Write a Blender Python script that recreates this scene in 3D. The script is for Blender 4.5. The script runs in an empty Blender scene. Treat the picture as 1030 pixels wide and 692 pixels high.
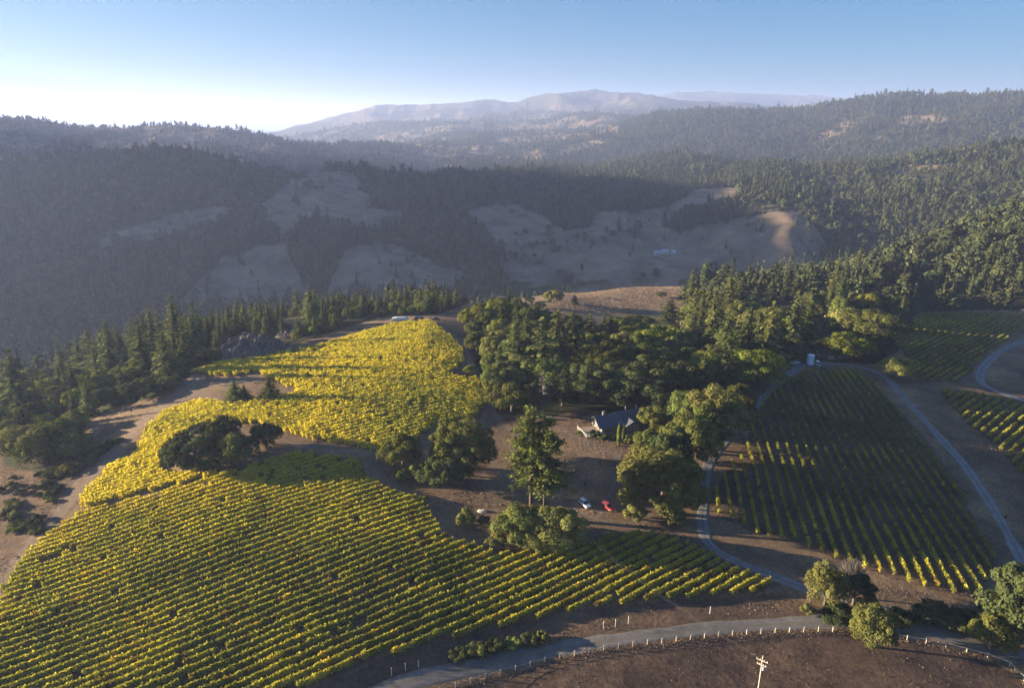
import bpy, bmesh, math, random
import numpy as np
from mathutils import Vector, Matrix
R = math.radians
rng = np.random.default_rng(7)
random.seed(7)
SC = bpy.context.scene
COL = SC.collection

# ------------------------------------------------------------------ camera
HC = 115.0                      # camera height over the yard, metres
PITCH = R(18.2)
FPX, CX, CY = 687.0, 515.0, 346.0
cd = bpy.data.cameras.new('camera')
cd.sensor_width = 36.0
cd.lens = 36.0 * FPX / 1030.0
cd.clip_start = 1.0
cd.clip_end = 200000.0
cam = bpy.data.objects.new('camera', cd)
COL.objects.link(cam)
cam.location = (0, 0, HC)
cam.rotation_euler = (math.pi / 2 - PITCH, 0, 0)
SC.camera = cam

# ------------------------------------------------------------------ sky, sun, exposure
HAZE_DENS, HAZE_G, HAZE_COL = 1.0e-4, 0.25, (0.48, 0.60, 1.0)
SUN_EL = R(9.2)
SUN_AZ = R(84)                  # to the left of the view direction
w = bpy.data.worlds.new('World')
SC.world = w
w.use_nodes = True
nt = w.node_tree
bg = nt.nodes['Background']
sky = nt.nodes.new('ShaderNodeTexSky')
sky.sky_type = 'NISHITA'
sky.sun_disc = False
sky.sun_elevation = SUN_EL
sky.sun_rotation = -SUN_AZ
sky.altitude = 300
sky.air_density = 0.9
sky.dust_density = 0.6
sky.ozone_density = 7.0
# film-like shoulder on the sky's own light, so that the glow on the sun's side keeps its colour
KS = 4.5
va = nt.nodes.new('ShaderNodeVectorMath'); va.operation = 'ADD'; va.inputs[1].default_value = (KS, KS, KS)
vd = nt.nodes.new('ShaderNodeVectorMath'); vd.operation = 'DIVIDE'
vm = nt.nodes.new('ShaderNodeVectorMath'); vm.operation = 'MULTIPLY'; vm.inputs[1].default_value = (KS * 1.04, KS * 0.95, KS * 0.97)
nt.links.new(sky.outputs[0], va.inputs[0]); nt.links.new(sky.outputs[0], vd.inputs[0]); nt.links.new(va.outputs[0], vd.inputs[1])
nt.links.new(vd.outputs[0], vm.inputs[0]); nt.links.new(vm.outputs[0], bg.inputs[0])
bg.inputs[1].default_value = 0.062
sd = bpy.data.lights.new('sun', 'SUN')
sd.energy = 5.0
sd.angle = R(0.5)
sd.color = (1.0, 0.83, 0.57)
sun = bpy.data.objects.new('sun', sd)
COL.objects.link(sun)
sdir = Vector((-math.sin(SUN_AZ) * math.cos(SUN_EL), math.cos(SUN_AZ) * math.cos(SUN_EL), math.sin(SUN_EL)))
sun.rotation_euler = sdir.to_track_quat('Z', 'Y').to_euler()
sun.location = (0, 0, 900)
vs = SC.view_settings
SC.display_settings.display_device = 'sRGB'
vs.view_transform = 'Standard'
vs.look = 'None'
vs.gamma = 1.0
vs.use_curve_mapping = False
vs.exposure = 2.42
cy = SC.cycles
cy.use_denoising = True
cy.max_bounces = 6
cy.diffuse_bounces = 3
cy.transmission_bounces = 3
cy.volume_bounces = 1
cy.use_adaptive_sampling = True
cy.adaptive_threshold = 0.02
cy.caustics_reflective = False
cy.caustics_refractive = False

# ------------------------------------------------------------------ helpers: pixels of the photograph <-> rays
CP, SP = math.cos(PITCH), math.sin(PITCH)
def ray(px, py):
    a = (np.asarray(px, float) - CX) / FPX
    b = (np.asarray(py, float) - CY) / FPX
    return a, CP - b * SP, -SP - b * CP
def project(x, y, z):
    dz = z - HC
    d = y * CP - dz * SP
    u = y * SP + dz * CP
    d = np.where(d > 1e-3, d, 1e-3)
    return CX + FPX * x / d, CY - FPX * u / d, d
# ------------------------------------------------------------------ terrain height
def hash2(ix, iy, seed):
    n = (ix.astype(np.int64) * 374761393 + iy.astype(np.int64) * 668265263 + seed * 1442695041) & 0x7fffffff
    n = ((n ^ (n >> 13)) * 1274126177) & 0x7fffffff
    n = n ^ (n >> 16)
    return (n & 0xffff) / 65535.0
def vnoise(x, y, seed=0):
    ix = np.floor(x); iy = np.floor(y)
    fx = x - ix; fy = y - iy
    fx = fx * fx * fx * (fx * (fx * 6 - 15) + 10); fy = fy * fy * fy * (fy * (fy * 6 - 15) + 10)
    a = hash2(ix, iy, seed); b = hash2(ix + 1, iy, seed); c = hash2(ix, iy + 1, seed); d = hash2(ix + 1, iy + 1, seed)
    return (a * (1 - fx) + b * fx) * (1 - fy) + (c * (1 - fx) + d * fx) * fy
def fbm(x, y, octv, seed=0, ridged=False):
    s = 0; a = 1.0; t = 0
    for o in range(octv):
        n = vnoise(x, y, seed + o) * 2 - 1
        if ridged: n = 1 - 2 * np.abs(n)
        s = s + a * n; t += a; a *= 0.5
        x, y = x * 1.93 + 5.2 + y * 0.4, y * 1.93 - 3.1 - x * 0.4
    return s / t

CTRL = []
def cP(px, py, Y):              # terrain seen at this pixel lies Y metres ahead
    a, b, c = ray(px, py); CTRL.append((a * Y / b, Y, HC + c * Y / b))
def cZ(px, py, z):              # terrain seen at this pixel has height z
    a, b, c = ray(px, py); t = (z - HC) / c; CTRL.append((a * t, b * t, z))
def cA(px, Y, z):               # terrain in this bearing, Y metres ahead, has height z
    CTRL.append(((px - CX) / 710.0 * Y, Y, z))
for a in [(-150,692,-3),(0,692,-3),(250,692,-2),(515,692,-4),(760,692,-5),(1030,692,-7),(1200,692,-9),(-150,560,-8),(0,560,-4),(200,560,0),(400,560,1),
          (600,530,0),(740,560,-2),(900,560,-3),(1030,570,-5),(1200,560,-8),(-120,470,-14),(0,470,-8),(100,440,-3),(200,460,3),(330,460,3.5),(470,450,2.5),(600,440,2.5),
          (720,440,1),(860,440,-1),(1030,440,-5),(1180,440,-10),(180,385,3),(300,385,7),(400,385,8),(480,400,5),(560,390,3),(650,390,2),(800,368,-1),
          (900,375,-4),(1030,370,-9),(1180,370,-14),(235,362,5),(340,342,8),(430,325,11),(475,335,8),(530,340,3),(700,340,-2),(880,320,-7),(1030,318,-12),(130,400,-2)]: cZ(*a)
for a in [(-200,330,-30),(0,330,-22),(100,330,-9),(0,410,-46),(100,410,-30),(170,400,-9),(200,440,-22),(300,430,-6),(400,430,-3),(340,480,-22),(430,470,-10),(520,470,-10),(560,520,-14),
          (-200,600,-110),(0,600,-125),(150,600,-112),(300,620,-95),(450,640,-75),(700,760,-100),(850,760,-60),(600,820,-118),(520,720,-90),(800,480,-10),(1000,480,-12),
          (950,640,-8),(850,640,-28),(750,600,-32)]: cA(*a)
# dry knoll behind the wood, then the hidden valley
for a in [(570,296,520),(630,288,560),(690,287,575),(620,318,450),(690,330,430)]: cP(*a)
# near right wooded slope
for a in [(1030,216,700),(980,230,680),(930,252,640),(880,275,590),(1130,200,700)]: cP(*a)
for a in [(1030,900,-40),(930,900,-95),(1130,900,-20),(830,950,-75)]: cA(*a)
# valley meadows
for a in [(680,255,1020),(610,270,950),(540,255,1050),(640,225,1180),(540,212,1250),(760,262,930),(700,235,1080),(770,216,1060),(810,235,960),(300,285,880),(230,290,850),(400,270,930),(460,272,960),(280,240,1000),(370,225,1080),(300,200,1220),(350,182,1330)]: cP(*a)
# left dark wooded hill
for a in [(0,180,1300),(70,172,1330),(140,165,1350),(200,165,1360),(240,172,1370),(285,185,1350),(0,240,1080),(100,245,1040),(180,225,1120),(0,310,800),(120,310,810),(-100,165,1300),(-100,240,1050)]: cP(*a)
for a in [(0,1700,20),(140,1700,10),(260,1700,-40),(340,1800,-60)]: cA(*a)
# wooded ridges in the middle
for a in [(350,178,1450),(420,184,1500),(500,178,1650),(570,184,1650),(640,190,1500),(600,205,1330),(700,190,1500),(620,168,2000),(680,160,2050),(720,166,2050)]: cP(*a)
for a in [(420,2000,-80),(520,2300,-60),(640,2500,-60)]: cA(*a)
# right hills behind the meadow
for a in [(740,178,1500),(770,167,1550),(830,170,1550),(880,167,1500),(950,160,1450),(1030,152,1400),(1130,140,1400),(850,200,1250),(930,195,1200),(1030,190,1150),(850,235,1000),(920,240,960),(1000,215,1000)]: cP(*a)
for a in [(760,2000,-60),(900,2000,-30),(1030,2000,10)]: cA(*a)
# far right ridge with pale clearings
for a in [(600,138,4000),(640,122,3700),(700,114,3500),(740,114,3400),(790,118,3300),(850,109,3200),(900,106,3100),(960,103,3000),(1030,100,3000),(1150,95,3000),(700,145,2800),(820,140,2700),(930,135,2500),(1030,128,2400)]: cP(*a)
for a in [(700,4500,60),(850,4500,60),(1030,4500,90)]: cA(*a)
# hills at the upper left, with the sea behind
for a in [(-120,128,2700),(0,130,2800),(40,129,2800),(80,135,2850),(130,136,2900),(180,132,3000),(215,138,3100),(245,136,3100),(285,146,3000),(0,166,2050),(130,168,2100),(240,164,2200)]: cP(*a)
for a in [(0,4200,-150),(150,4200,-170),(260,4200,-200),(330,3800,-215)]: cA(*a)
# mid distance pale hills
for a in [(300,150,3300),(360,150,3600),(420,165,2900),(470,160,3000),(545,138,4200),(575,126,4700),(605,124,4800),(500,128,5200),(440,136,4800),(540,158,2900),(380,133,5200)]: cP(*a)
# far mountain
for a in [(290,133,7600),(340,121,7600),(370,110,7700),(420,105,7800),(480,104,7800),(520,106,7700),(550,100,7700),(590,95,7800),(615,96,7800),(640,99,7800),(700,104,7800),(760,108,7800),(420,128,6200),(520,122,6200),(600,118,6400)]: cP(*a)
for a in [(500,11000,-60),(640,9000,150),(800,9000,80)]: cA(*a)
for a in [(640,101,10500),(690,97,10500),(760,99,10500),(840,103,10500),(920,103,10700),(1030,104,11000),(1150,104,11000)]: cP(*a)
for a in [(0,9000,-235),(200,9000,-238),(0,20000,-240),(250,20000,-240),(500,20000,-120),(800,20000,0),(1030,7000,60),(1150,20000,0)]: cA(*a)
# outside the frame: unseen hills added and raised to shade the valley, and the hill the pilot stands on
for a in [(-1270,1200,200),(-1420,1120,236),(-1340,1450,225),(-1500,1750,250),(-1900,1900,260),(-1700,900,120),(-2400,1500,200),(1500,1200,60),(1900,1500,120),(1200,600,-10),(2500,3000,160),(-3500,3500,120),
          (-900,300,-70),(-500,400,-80),(-1500,200,-60),(800,200,-15),(1500,100,-20),(0,30,-2),(-60,60,-3),(60,60,-5),(0,-100,-6),(-300,-100,-20),(300,-100,-20),(-900,-600,-60),(900,-600,-40),
          (0,-1500,-40),(0,-6000,0),(-7000,-3000,-100),(7000,-3000,50),(-9000,9000,-235),(-9000,3000,-200),(12000,8000,80),(-16000,2000,-240),(0,-20000,0),(16000,-4000,50)]: CTRL.append(a)
CTRL = np.array(CTRL)
def uv(x, y):
    r = np.sqrt(x * x + y * y) + 1e-6
    return np.arctan2(x, y) * 1.6, np.log(r / 100.0)
_cu, _cv = uv(CTRL[:, 0], CTRL[:, 1])
_cr = np.hypot(CTRL[:, 0], CTRL[:, 1])
C2 = 0.05 ** 2
_A = np.sqrt((_cu[:, None] - _cu[None]) ** 2 + (_cv[:, None] - _cv[None]) ** 2 + C2)
_n = len(_cu)
_M = np.zeros((_n + 1, _n + 1)); _M[:_n, :_n] = _A - np.eye(_n) * 0.004; _M[:_n, _n] = 1; _M[_n, :_n] = 1
_W = np.linalg.solve(_M, np.append(CTRL[:, 2] / (_cr + 40.0), 0))
SEA = -236.0
def ground_z(x, y):
    x = np.asarray(x, float); y = np.asarray(y, float)
    shp = x.shape
    x = x.ravel(); y = y.ravel()
    out = np.empty_like(x)
    for i in range(0, len(x), 20000):
        u, v = uv(x[i:i+20000], y[i:i+20000])
        d = np.sqrt((u[:, None] - _cu[None]) ** 2 + (v[:, None] - _cv[None]) ** 2 + C2)
        r = np.hypot(x[i:i+20000], y[i:i+20000])
        out[i:i+20000] = (d @ _W[:_n] + _W[_n]) * (r + 40.0)
    r = np.hypot(x, y)
    far = np.clip((r - 450) / 700, 0, 1)
    out += far * (fbm(x / 260, y / 260, 4, 3, True) * 19 + fbm(x / 60, y / 60, 2, 9) * 2.5)
    far2 = np.clip((r - 2200) / 2500, 0, 1)
    out += far2 * fbm(x / 900, y / 900, 5, 21, True) * 62 * np.clip((out + 200) / 150, 0, 1)
    out += fbm(x / 28, y / 28, 2, 5) * 0.25
    return np.maximum(out, SEA - 25).reshape(shp)
def raycast(px, py, lift=0.0):
    """world points where the rays through these pixels first meet the ground"""
    px = np.atleast_1d(np.asarray(px, float)); py = np.atleast_1d(np.asarray(py, float))
    a, b, c = ray(px, py)
    ts = np.exp(np.linspace(math.log(70), math.log(26000), 520))
    X = a[:, None] * ts; Y = b[:, None] * ts; Z = HC + c[:, None] * ts
    G = ground_z(X, Y) + lift
    below = Z < G
    k = np.argmax(below, axis=1); k = np.where(below.any(1), k, len(ts) - 1); k = np.maximum(k, 1)
    i = np.arange(len(px))
    d0 = (Z - G)[i, k - 1]; d1 = (Z - G)[i, k]
    f = np.clip(d0 / np.where(np.abs(d0 - d1) < 1e-9, 1, d0 - d1), 0, 1)
    t = ts[k - 1] + (ts[k] - ts[k - 1]) * f
    x = a * t; y = b * t
    return np.stack([x, y, ground_z(x, y)], 1)
def inpoly(x, y, P):
    P = np.asarray(P, float)
    r = np.zeros(np.shape(x), bool)
    j = len(P) - 1
    for i in range(len(P)):
        xi, yi = P[i, :2]; xj, yj = P[j, :2]
        c = ((yi > y) != (yj > y)) & (x < (xj - xi) * (y - yi) / (yj - yi + 1e-12) + xi)
        r ^= c
        j = i
    return r
def polyline(pts, step=2.0):
    """photo pixels -> smooth dense ground polyline"""
    W = raycast([p[0] for p in pts], [p[1] for p in pts])[:, :2]
    return smooth(W, step)
def smooth(W, step=2.0):
    W = np.asarray(W, float)
    P = np.vstack([2 * W[0] - W[1], W, 2 * W[-1] - W[-2]])
    out = []
    for i in range(1, len(P) - 2):
        n = max(2, int(np.linalg.norm(P[i + 1] - P[i]) / step))
        t = np.linspace(0, 1, n, endpoint=False)[:, None]
        out.append(0.5 * (2 * P[i] + (P[i + 1] - P[i - 1]) * t + (2 * P[i - 1] - 5 * P[i] + 4 * P[i + 1] - P[i + 2]) * t ** 2 + (3 * P[i] - P[i - 1] - 3 * P[i + 1] + P[i + 2]) * t ** 3))
    out.append(W[-1:])
    return np.vstack(out)
def dist_to_line(x, y, L):
    d = np.full(np.shape(x), 1e9)
    for i in range(len(L) - 1):
        ax, ay = L[i][:2]; bx, by = L[i + 1][:2]
        l2 = (bx - ax) ** 2 + (by - ay) ** 2 + 1e-9
        t = np.clip(((x - ax) * (bx - ax) + (y - ay) * (by - ay)) / l2, 0, 1)
        d = np.minimum(d, np.hypot(x - ax - t * (bx - ax), y - ay - t * (by - ay)))
    return d
# ------------------------------------------------------------------ lay-out of the ground, read off the photograph and dropped on the terrain
def W(P): return raycast([p[0] for p in P], [p[1] for p in P])[:, :2]
BLOCK_A = W([(417,324),(434,324),(447,334),(462,347),(467,360),(460,372),(447,377),(466,381),(478,382),(495,391),(490,405),(478,418),(452,424),(430,434),(400,452),(378,455),(332,445),(300,439),
             (284,434),(284,452),(262,470),(235,480),(199,482),(139,497),(84,511),(78,505),(90,490),(111,469),(134,462),(146,433),(164,415),(187,406),(209,404),(233,408),(261,405),(298,396),(294,391),
             (282,387),(265,379),(261,375),(225,379),(191,376),(221,366),(261,357),(300,354),(335,345),(365,335),(395,327)])
BLOCK_B = W([(84,516),(140,502),(200,486),(236,474),(271,462),(301,456),(329,457),(362,464),(368,478),(382,488),(400,498),(427,502),(433,514),(441,526),(445,540),(475,550),(504,560),(540,553),(580,548),(640,536),
             (660,539),(691,546),(727,564),(745,576),(766,581),(788,588),(757,598),(729,598),(705,601),(679,604),(660,603),(626,608),(580,616),(529,624),(488,636),(445,645),(381,664),(302,692),(250,708),(120,745),(-140,760),(-60,660),(0,610),(4,595),(24,561),(49,537),(75,524)])
BLOCK_C = W([(808,373),(864,373),(888,396),(913,420),(938,450),(963,488),(988,540),(1002,560),(985,602),(937,593),(888,579),(840,562),(797,545),(771,541),(744,528),(722,520),(718,495),(738,462),(752,441),(760,418),(770,400),(795,382)])
BLOCK_D = W([(927,316),(974,314),(1040,316),(1120,316),(1110,322),(1030,332),(1016,339),(991,356),(976,375),(963,384),(925,384),(915,372),(908,352),(893,338),(905,330)])
BLOCK_E = W([(945,393),(972,395),(1008,401),(1030,408),(1120,432),(1120,560),(1040,500),(1024,475),(1000,446),(976,428),(959,411)])
CLUMP = W([(160,462),(170,445),(200,428),(240,425),(285,432),(284,452),(250,474),(205,478),(165,476)])
ROAD_LOW = polyline([(330,722),(395,690),(450,676),(520,662),(590,648),(660,638),(720,631),(790,627),(850,625),(900,627),(950,637),(1000,652),(1030,662),(1080,684)])
ROAD_C_RIGHT = polyline([(800,368),(835,366),(864,369),(889,378),(911,402),(943,437),(971,469),(992,500),(1014,537),(1035,580),(1050,630),(1060,672)])
ROAD_C_LEFT = polyline([(808,367),(797,374),(780,388),(764,404),(748,422),(733,441),(720,455),(711,472),(708,500),(707,530),(716,550),(740,564),(772,577),(806,590),(850,602),(890,613),(915,628)])
ROAD_UP = polyline([(1080,330),(1040,340),(1017,348),(998,360),(987,373),(986,383),(995,390),(1015,398),(1040,406),(1090,420)])
TRACKS = [(polyline([(-30,640),(0,590),(20,562),(60,512),(100,472),(132,437),(156,414),(185,401),(207,395)]), 7.5),
          (polyline([(70,500),(82,470),(88,440),(100,425),(125,412),(160,405),(190,396),(215,388)]), 4.0),
          (polyline([(284,443),(318,452),(350,460),(372,471),(390,487),(412,500),(436,522),(447,540),(468,550),(500,556)]), 5.0),
          (polyline([(438,322),(452,336),(466,350),(474,366),(482,384),(488,402),(500,420),(525,440),(560,470)]), 4.5),
          (polyline([(190,381),(220,384),(245,382),(262,380)]), 9.0),
          (polyline([(180,390),(205,398),(240,408)]), 4.0),
          (polyline([(716,549),(650,533),(600,522),(560,504),(510,478),(480,445),(492,408)]), 3.2),
          (polyline([(600,521),(616,490),(622,465),(600,447),(570,440),(530,430)]), 3.0),
          (polyline([(560,430),(600,450),(640,470),(655,500),(640,530),(700,547),(716,560)]), 6.0)]
CLEAR_PX = [[(480,398),(530,424),(600,412),(660,440),(640,520),(720,545),(640,548),(560,560),(470,552),(440,520),(385,485),(480,470),(520,450)],      # yard
            [(568,290),(600,283),(697,281),(705,296),(668,312),(645,316),(600,318),(556,312)],
            [(890,376),(945,392),(1000,448),(1030,480),(1030,560),(990,500),(930,420)],
            [(300,352),(370,324),(440,318),(480,322),(520,336),(470,360)],
            [(200,372),(250,350),(320,345),(260,362)]]
MEADOW_PX = [  # pale open ground on the far slopes
 [(112,233),(160,219),(204,206),(250,203),(272,196),(285,180),(310,173),(345,172),(352,185),(330,200),(300,196),(272,205),(235,214),(205,224),(150,238),(110,242)],
 [(262,206),(300,192),(345,188),(372,200),(345,218),(310,222),(290,232),(296,262),(312,292),(185,300),(235,250),(282,238)],
 [(340,203),(400,208),(406,220),(365,228),(335,222)],
 [(350,252),(381,241),(425,256),(468,276),(452,292),(360,292),(330,300)],
 [(484,210),(505,205),(530,204),(557,218),(578,228),(600,225),(606,211),(640,211),(668,205),(700,190),(735,188),(730,200),(690,210),(664,226),(680,231),(722,220),(768,210),(792,209),(800,220),(812,236),(806,262),(760,272),(700,282),(690,300),(560,300),(523,280),(520,250),(503,230)],
 [(795,180),(812,173),(820,176),(808,182)],
 [(900,119),(922,115),(950,117),(956,124),(930,127),(905,126)],
 [(815,138),(838,127),(862,118),(872,120),(850,134),(828,142)],
 [(870,142),(890,137),(905,138),(890,144)],
 [(290,134),(380,122),(500,116),(620,118),(622,140),(560,158),(480,168),(420,174),(360,168),(300,152)],
 [(480,140),(540,126),(596,122),(612,130),(600,142),(570,148),(520,152),(470,158)],
 [(-60,117),(40,118),(130,124),(128,136),(60,144),(-60,146)], [(130,126),(200,124),(260,132),(240,142),(150,140)]]
def _grow(P, k=1.10, dy=4.0):
    P = np.array(P, float); c = P.mean(0); return (P - c) * k + c + [0, dy]
MEADOW_PX = [_grow(P) if i < 5 else P for i, P in enumerate(MEADOW_PX)]
# ------------------------------------------------------------------ materials
def mat(name):
    m = bpy.data.materials.new(name); m.use_nodes = True
    nt = m.node_tree
    return m, nt, nt.nodes['Principled BSDF'], nt.nodes, nt.links
def ramp(N, pts, interp='LINEAR'):
    r = N.new('ShaderNodeValToRGB'); r.color_ramp.interpolation = interp
    e = r.color_ramp.elements
    while len(e) < len(pts): e.new(0.5)
    for k, (p, c) in enumerate(pts): e[k].position = p; e[k].color = (*c, 1)
    return r
def noise(N, L, scale, detail=4, vec=None, rough=0.55):
    n = N.new('ShaderNodeTexNoise'); n.inputs['Scale'].default_value = scale; n.inputs['Detail'].default_value = detail; n.inputs['Roughness'].default_value = rough
    if vec is not None: L.new(vec, n.inputs['Vector'])
    return n
def mix(N, L, f, a, b, mode='MIX'):
    x = N.new('ShaderNodeMix'); x.data_type = 'RGBA'; x.blend_type = mode
    for s, v in ((0, f), (6, a), (7, b)):
        if hasattr(v, 'links'): L.new(v, x.inputs[s])
        elif isinstance(v, (int, float)): x.inputs[s].default_value = v
        else: x.inputs[s].default_value = (*v, 1)
    return x.outputs[2]
def simple(name, col, rough=0.7, metal=0.0, var=0.25, scale=3.0, spec=0.3):
    m, nt, b, N, L = mat(name)
    tc = N.new('ShaderNodeTexCoord')
    n = noise(N, L, scale, 5, tc.outputs['Object'])
    c = mix(N, L, n.outputs[0], [v * (1 - var) for v in col], [min(1, v * (1 + var)) for v in col])
    L.new(c, b.inputs['Base Color'])
    b.inputs['Roughness'].default_value = rough; b.inputs['Metallic'].default_value = metal
    b.inputs['Specular IOR Level'].default_value = spec
    return m
def leafmat(name, col, attr=False, trans=0.35, var=0.5, tcol=None):
    """foliage: per-leaf tint from the mesh, per-plant tint from the object, some light passes through"""
    m, nt, b, N, L = mat(name)
    out = N['Material Output']
    at = N.new('ShaderNodeAttribute'); at.attribute_name = 'tint'
    oi = N.new('ShaderNodeObjectInfo')
    if attr: base = at.outputs['Color']
    else:
        sep = N.new('ShaderNodeSeparateColor'); L.new(at.outputs['Color'], sep.inputs[0])
        base = mix(N, L, sep.outputs[0], [v * (1 - var) for v in col], [v * (1 + var) for v in col])
        hs = N.new('ShaderNodeHueSaturation')
        mr = N.new('ShaderNodeMapRange'); L.new(oi.outputs['Random'], mr.inputs[0]); mr.inputs[3].default_value = 0.47; mr.inputs[4].default_value = 0.52
        mv = N.new('ShaderNodeMath'); mv.operation = 'MULTIPLY'; L.new(oi.outputs['Random'], mv.inputs[0]); mv.inputs[1].default_value = 7.31
        fr = N.new('ShaderNodeMath'); fr.operation = 'FRACT'; L.new(mv.outputs[0], fr.inputs[0])
        mr2 = N.new('ShaderNodeMapRange'); L.new(fr.outputs[0], mr2.inputs[0]); mr2.inputs[3].default_value = 0.7; mr2.inputs[4].default_value = 1.35
        L.new(mr.outputs[0], hs.inputs['Hue']); L.new(mr2.outputs[0], hs.inputs['Value']); L.new(base, hs.inputs['Color'])
        base = hs.outputs[0]
    df = N.new('ShaderNodeBsdfDiffuse'); L.new(base, df.inputs[0])
    N.remove(b)
    if trans > 0:
        tr = N.new('ShaderNodeBsdfTranslucent')
        g = mix(N, L, 1.0, base, tcol or (1.0, 1.0, 0.55), 'MULTIPLY')
        L.new(g, tr.inputs[0])
        ms = N.new('ShaderNodeMixShader'); ms.inputs[0].default_value = trans
        L.new(df.outputs[0], ms.inputs[1]); L.new(tr.outputs[0], ms.inputs[2]); L.new(ms.outputs[0], out.inputs[0])
    else: L.new(df.outputs[0], out.inputs[0])
    return m
def ground_material():
    m, nt, b, N, L = mat('ground')
    at = N.new('ShaderNodeAttribute'); at.attribute_name = 'cover'
    sep = N.new('ShaderNodeSeparateColor'); L.new(at.outputs['Color'], sep.inputs[0])
    geo = N.new('ShaderNodeNewGeometry')
    n1 = noise(N, L, 0.06, 8, geo.outputs['Position'], 0.65)
    n2 = noise(N, L, 0.9, 6, geo.outputs['Position'], 0.7)
    n3 = noise(N, L, 0.006, 5, geo.outputs['Position'])
    dry = ramp(N, [(0.34, (0.115, 0.078, 0.050)), (0.55, (0.225, 0.150, 0.088)), (0.68, (0.36, 0.24, 0.135))]); L.new(n1.outputs[0], dry.inputs[0])
    fine = ramp(N, [(0.25, (0.5, 0.48, 0.46)), (0.5, (0.95, 0.95, 0.95)), (0.75, (1.5, 1.45, 1.35))]); L.new(n2.outputs[0], fine.inputs[0])
    c = mix(N, L, 1.0, dry.outputs[0], fine.outputs[0], 'MULTIPLY')
    # scattered low green scrub
    g = ramp(N, [(0.55, (0, 0, 0)), (0.68, (1, 1, 1))]); n4 = noise(N, L, 0.12, 6, geo.outputs['Position'], 0.65); L.new(n4.outputs[0], g.inputs[0])
    gm = N.new('ShaderNodeMath'); gm.operation = 'MULTIPLY'; gm.inputs[1].default_value = 0.45; L.new(g.outputs[0], gm.inputs[0])
    c = mix(N, L, gm.outputs[0], c, (0.085, 0.085, 0.04))
    # open grass of the far slopes
    far = ramp(N, [(0.35, (0.21, 0.16, 0.115)), (0.65, (0.31, 0.23, 0.155))]); L.new(n3.outputs[0], far.inputs[0])
    n6 = noise(N, L, 0.022, 8, geo.outputs['Position'], 0.7)
    fr = ramp(N, [(0.32, (0.45, 0.45, 0.42)), (0.5, (0.95, 0.95, 0.95)), (0.68, (1.5, 1.42, 1.3))]); L.new(n6.outputs[0], fr.inputs[0])
    farc = mix(N, L, 1.0, mix(N, L, 0.35, far.outputs[0], dry.outputs[0]), fr.outputs[0], 'MULTIPLY')
    c = mix(N, L, sep.outputs[2], c, farc)
    # bare tracks
    trk = ramp(N, [(0.3, (0.16, 0.118, 0.09)), (0.7, (0.25, 0.185, 0.135))]); L.new(n2.outputs[0], trk.inputs[0])
    c = mix(N, L, sep.outputs[1], c, trk.outputs[0])
    dark_brown = ramp(N, [(0.3, (0.075, 0.056, 0.048)), (0.7, (0.185, 0.135, 0.10))]); L.new(n2.outputs[0], dark_brown.inputs[0])  # darker brown ground tone, mixed in by the cover alpha
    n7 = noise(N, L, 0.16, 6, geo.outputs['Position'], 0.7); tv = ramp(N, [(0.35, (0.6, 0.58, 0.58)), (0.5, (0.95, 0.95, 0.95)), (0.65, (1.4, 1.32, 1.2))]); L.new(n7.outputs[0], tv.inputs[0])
    dark_brown = type('o', (), {'outputs': [mix(N, L, 1.0, dark_brown.outputs[0], tv.outputs[0], 'MULTIPLY')]})
    dark_brown2 = mix(N, L, 0.5, dark_brown.outputs[0], mix(N, L, 1.0, dark_brown.outputs[0], dry.outputs[0], 'OVERLAY'))
    c = mix(N, L, at.outputs['Alpha'], c, dark_brown2)
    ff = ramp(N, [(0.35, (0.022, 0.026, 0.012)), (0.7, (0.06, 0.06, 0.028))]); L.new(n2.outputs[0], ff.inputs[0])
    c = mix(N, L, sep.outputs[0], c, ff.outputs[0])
    L.new(c, b.inputs['Base Color'])
    b.inputs['Roughness'].default_value = 0.95; b.inputs['Specular IOR Level'].default_value = 0.1
    bp = N.new('ShaderNodeBump'); bp.inputs['Strength'].default_value = 0.6; bp.inputs['Distance'].default_value = 0.35
    L.new(n2.outputs[0], bp.inputs['Height']); L.new(bp.outputs[0], b.inputs['Normal'])
    return m
def gravel_material(name, lo, hi):
    m, nt, b, N, L = mat(name)
    geo = N.new('ShaderNodeNewGeometry')
    at = N.new('ShaderNodeAttribute'); at.attribute_name = 'wear'
    n1 = noise(N, L, 0.35, 6, geo.outputs['Position'], 0.65); n2 = noise(N, L, 3.0, 3, geo.outputs['Position'])
    r = ramp(N, [(0.3, lo), (0.7, hi)]); L.new(n1.outputs[0], r.inputs[0])
    r2 = ramp(N, [(0.3, (0.75,) * 3), (0.7, (1.2,) * 3)]); L.new(n2.outputs[0], r2.inputs[0])
    c = mix(N, L, 1.0, r.outputs[0], r2.outputs[0], 'MULTIPLY')
    c = mix(N, L, at.outputs['Fac'], c, (0.17, 0.14, 0.10))
    L.new(c, b.inputs['Base Color']); b.inputs['Roughness'].default_value = 0.95; b.inputs['Specular IOR Level'].default_value = 0.15
    bp = N.new('ShaderNodeBump'); bp.inputs['Strength'].default_value = 0.4; bp.inputs['Distance'].default_value = 0.08
    L.new(n2.outputs[0], bp.inputs['Height']); L.new(bp.outputs[0], b.inputs['Normal'])
    return m
M = {}
M['ground'] = ground_material()
M['gravel'] = gravel_material('grey_gravel', (0.18, 0.175, 0.17), (0.29, 0.28, 0.27))
M['gravel_dark'] = gravel_material('worn_gravel', (0.125, 0.115, 0.105), (0.23, 0.21, 0.19))
M['oak'] = leafmat('oak_leaves', (0.100, 0.116, 0.030), trans=0.22)
M['olive'] = leafmat('olive_leaves', (0.142, 0.148, 0.042), trans=0.22)
M['bright'] = leafmat('bright_leaves', (0.155, 0.175, 0.028), trans=0.3)
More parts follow.
